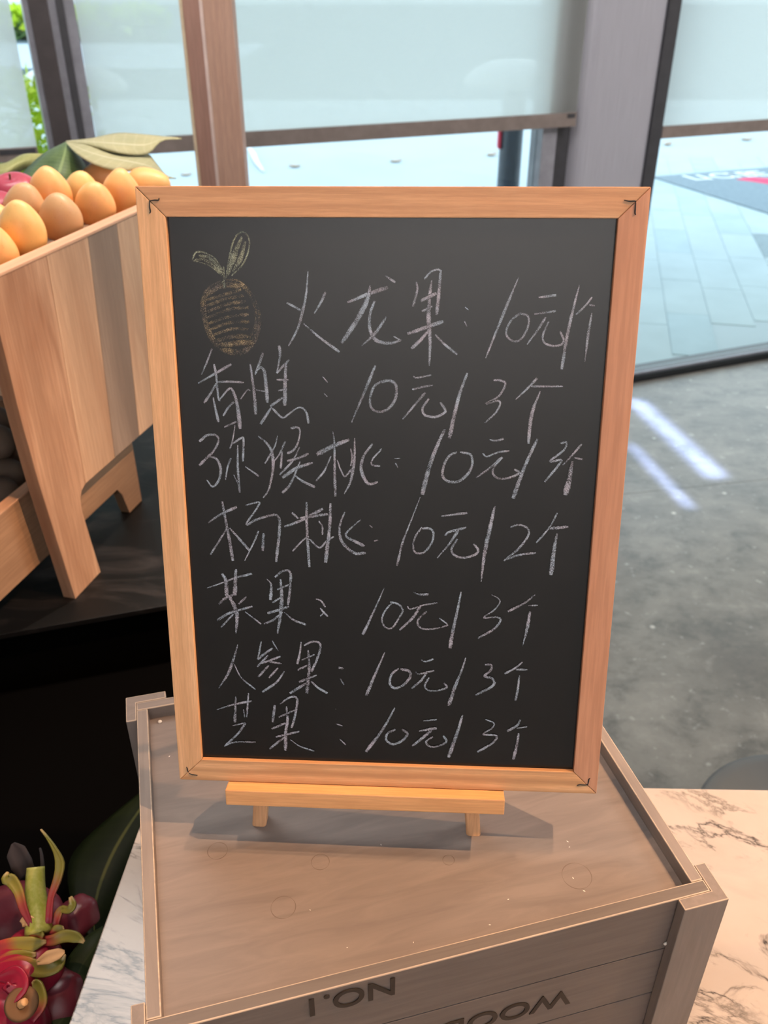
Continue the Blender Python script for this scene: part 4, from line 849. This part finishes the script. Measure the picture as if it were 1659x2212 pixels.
d2 = dragon(DP(62, 2092, 0.728), (0.032, 0.034, 0.030), Euler((0, 0, 0)).to_matrix(), 'dragon', 'dragon fruit with the thick cut green stem pointing up', 2)
d3 = dragon(DP(12, 2225, 0.716), (0.040, 0.037, 0.040), Euler((0.2, 0.3, 0)).to_matrix(), 'dragon', 'bright magenta dragon fruit with a brown navel, bottom left corner', 3)
d4 = dragon(DP(166, 1992, 0.694), (0.022, 0.026, 0.024), Euler((0, 0.5, 0)).to_matrix(), 'dragon2', 'maroon dragon fruit in shade right of the cut stem', 4)
d5 = dragon(DP(122, 2165, 0.700), (0.031, 0.030, 0.029), Euler((0, 0, 0)).to_matrix(), 'dragon2', 'maroon dragon fruit below the scales, beside the dark leaf', 5)
# the cut stem and its scales
sb = DP(85, 2018, 0.755)
stp = [sb, DP(80, 1960, 0.765), DP(76, 1915, 0.775), DP(77, 1873, 0.785)]
stm = tube('cut_stem', stp, [0.0125, 0.0100, 0.0088, 0.0078], M['stem'], None, 20, 14); stm.parent = d2; stm.matrix_parent_inverse = d2.matrix_world.inverted()
def br(par, pts, wid, mat='bract', **k_): return ribbon('scale', [DP(*p) for p in pts], wid, M[mat], par, **k_)
br(d2, [(105, 1995, 0.764), (110, 1940, 0.772), (124, 1900, 0.782), (130, 1866, 0.790), (120, 1838, 0.797), (104, 1812, 0.802), (88, 1792, 0.805)], [0.0030, 0.0028, 0.0036, 0.0042, 0.0022, 0.0012, 0.0006])
br(d2, [(68, 2000, 0.766), (50, 1960, 0.775), (40, 1925, 0.782), (25, 1902, 0.786), (13, 1898, 0.788), (16, 1884, 0.789)], [0.0020, 0.0035, 0.0042, 0.0052, 0.0042, 0.0010])
br(d2, [(118, 2015, 0.752), (122, 1985, 0.760), (133, 1965, 0.764), (148, 1966, 0.766), (157, 1955, 0.768), (152, 1938, 0.770)], [0.0030, 0.0036, 0.0030, 0.0028, 0.0036, 0.0015])
br(d2, [(70, 2030, 0.752), (110, 2032, 0.756), (140, 2022, 0.758), (165, 2025, 0.758), (182, 2035, 0.756)], [0.0020, 0.0044, 0.0050, 0.0044, 0.0012])
br(d2, [(-10, 2058, 0.752), (30, 2046, 0.757), (70, 2040, 0.758), (100, 2034, 0.757)], [0.0085, 0.0080, 0.0062, 0.0012])
br(d2, [(-15, 2090, 0.748), (25, 2070, 0.753), (55, 2066, 0.755), (78, 2062, 0.756)], [0.0050, 0.0060, 0.0050, 0.0015])
br(d2, [(-10, 2098, 0.747), (45, 2084, 0.752), (90, 2094, 0.752), (125, 2086, 0.752), (140, 2062, 0.752)], [0.0060, 0.0070, 0.0062, 0.0048, 0.0010])
br(d2, [(-5, 2108, 0.744), (40, 2112, 0.746), (70, 2110, 0.747), (90, 2100, 0.748)], [0.0040, 0.0050, 0.0040, 0.0010])
br(d2, [(78, 2030, 0.757), (82, 2014, 0.762), (90, 1998, 0.765)], [0.0058, 0.0066, 0.0010])
br(d2, [(120, 2022, 0.754), (128, 2010, 0.758), (138, 2004, 0.759)], [0.0060, 0.0058, 0.0010])
ribbon('dry_scale', [DP(*p) for p in ((80, 2080, 0.756), (105, 2068, 0.760), (128, 2060, 0.760), (140, 2056, 0.760))], [0.0020, 0.0052, 0.0040, 0.0010], M['navel_in'], d2)
ribbon('dry_scale', [DP(*p) for p in ((48, 1995, 0.764), (58, 1988, 0.767), (72, 1990, 0.767), (78, 1996, 0.766))], [0.0030, 0.0045, 0.0035, 0.0012], M['navel_in'], d2)
ribbon('withered_petal', [DP(*p) for p in ((60, 1890, 0.775), (48, 1865, 0.785), (36, 1840, 0.792), (28, 1822, 0.796))], [0.0070, 0.0095, 0.0085, 0.0015], M['wilt'], d2)
ribbon('withered_petal', [DP(*p) for p in ((92, 1872, 0.783), (90, 1850, 0.788), (86, 1832, 0.790))], [0.0015, 0.0012, 0.0006], M['wilt'], d2)
# navel of the corner fruit
nv = DP(48, 2170, 0.7605)
o = lathe('navel', [(0.0001, 0.000), (0.0115, 0.001), (0.0135, 0.004), (0.011, 0.0062), (0.006, 0.003), (0.0001, 0.002)], M['navel'], d3, 24); o.matrix_world = Matrix.Translation(nv) @ Euler((0.35, 0.2, 0)).to_matrix().to_4x4()
o2 = tube('navel_core', [(0, 0, 0.003), (0.001, 0, 0.006), (0.003, 0.001, 0.009)], [0.0038, 0.003, 0.0032], M['navel_in'], o, 8, 8); o2.matrix_world = o.matrix_world
ribbon('scale', [DP(*p) for p in ((62, 2200, 0.745), (85, 2165, 0.75), (80, 2130, 0.755), (70, 2120, 0.757))], [0.006, 0.0068, 0.005, 0.001], M['bract'], d3)
ribbon('scale', [DP(*p) for p in ((20, 2150, 0.765), (40, 2128, 0.770), (30, 2108, 0.772), (-5, 2112, 0.770))], [0.008, 0.009, 0.008, 0.002], M['dragon'], d3)
# broad dark leaves lying beside the marble table
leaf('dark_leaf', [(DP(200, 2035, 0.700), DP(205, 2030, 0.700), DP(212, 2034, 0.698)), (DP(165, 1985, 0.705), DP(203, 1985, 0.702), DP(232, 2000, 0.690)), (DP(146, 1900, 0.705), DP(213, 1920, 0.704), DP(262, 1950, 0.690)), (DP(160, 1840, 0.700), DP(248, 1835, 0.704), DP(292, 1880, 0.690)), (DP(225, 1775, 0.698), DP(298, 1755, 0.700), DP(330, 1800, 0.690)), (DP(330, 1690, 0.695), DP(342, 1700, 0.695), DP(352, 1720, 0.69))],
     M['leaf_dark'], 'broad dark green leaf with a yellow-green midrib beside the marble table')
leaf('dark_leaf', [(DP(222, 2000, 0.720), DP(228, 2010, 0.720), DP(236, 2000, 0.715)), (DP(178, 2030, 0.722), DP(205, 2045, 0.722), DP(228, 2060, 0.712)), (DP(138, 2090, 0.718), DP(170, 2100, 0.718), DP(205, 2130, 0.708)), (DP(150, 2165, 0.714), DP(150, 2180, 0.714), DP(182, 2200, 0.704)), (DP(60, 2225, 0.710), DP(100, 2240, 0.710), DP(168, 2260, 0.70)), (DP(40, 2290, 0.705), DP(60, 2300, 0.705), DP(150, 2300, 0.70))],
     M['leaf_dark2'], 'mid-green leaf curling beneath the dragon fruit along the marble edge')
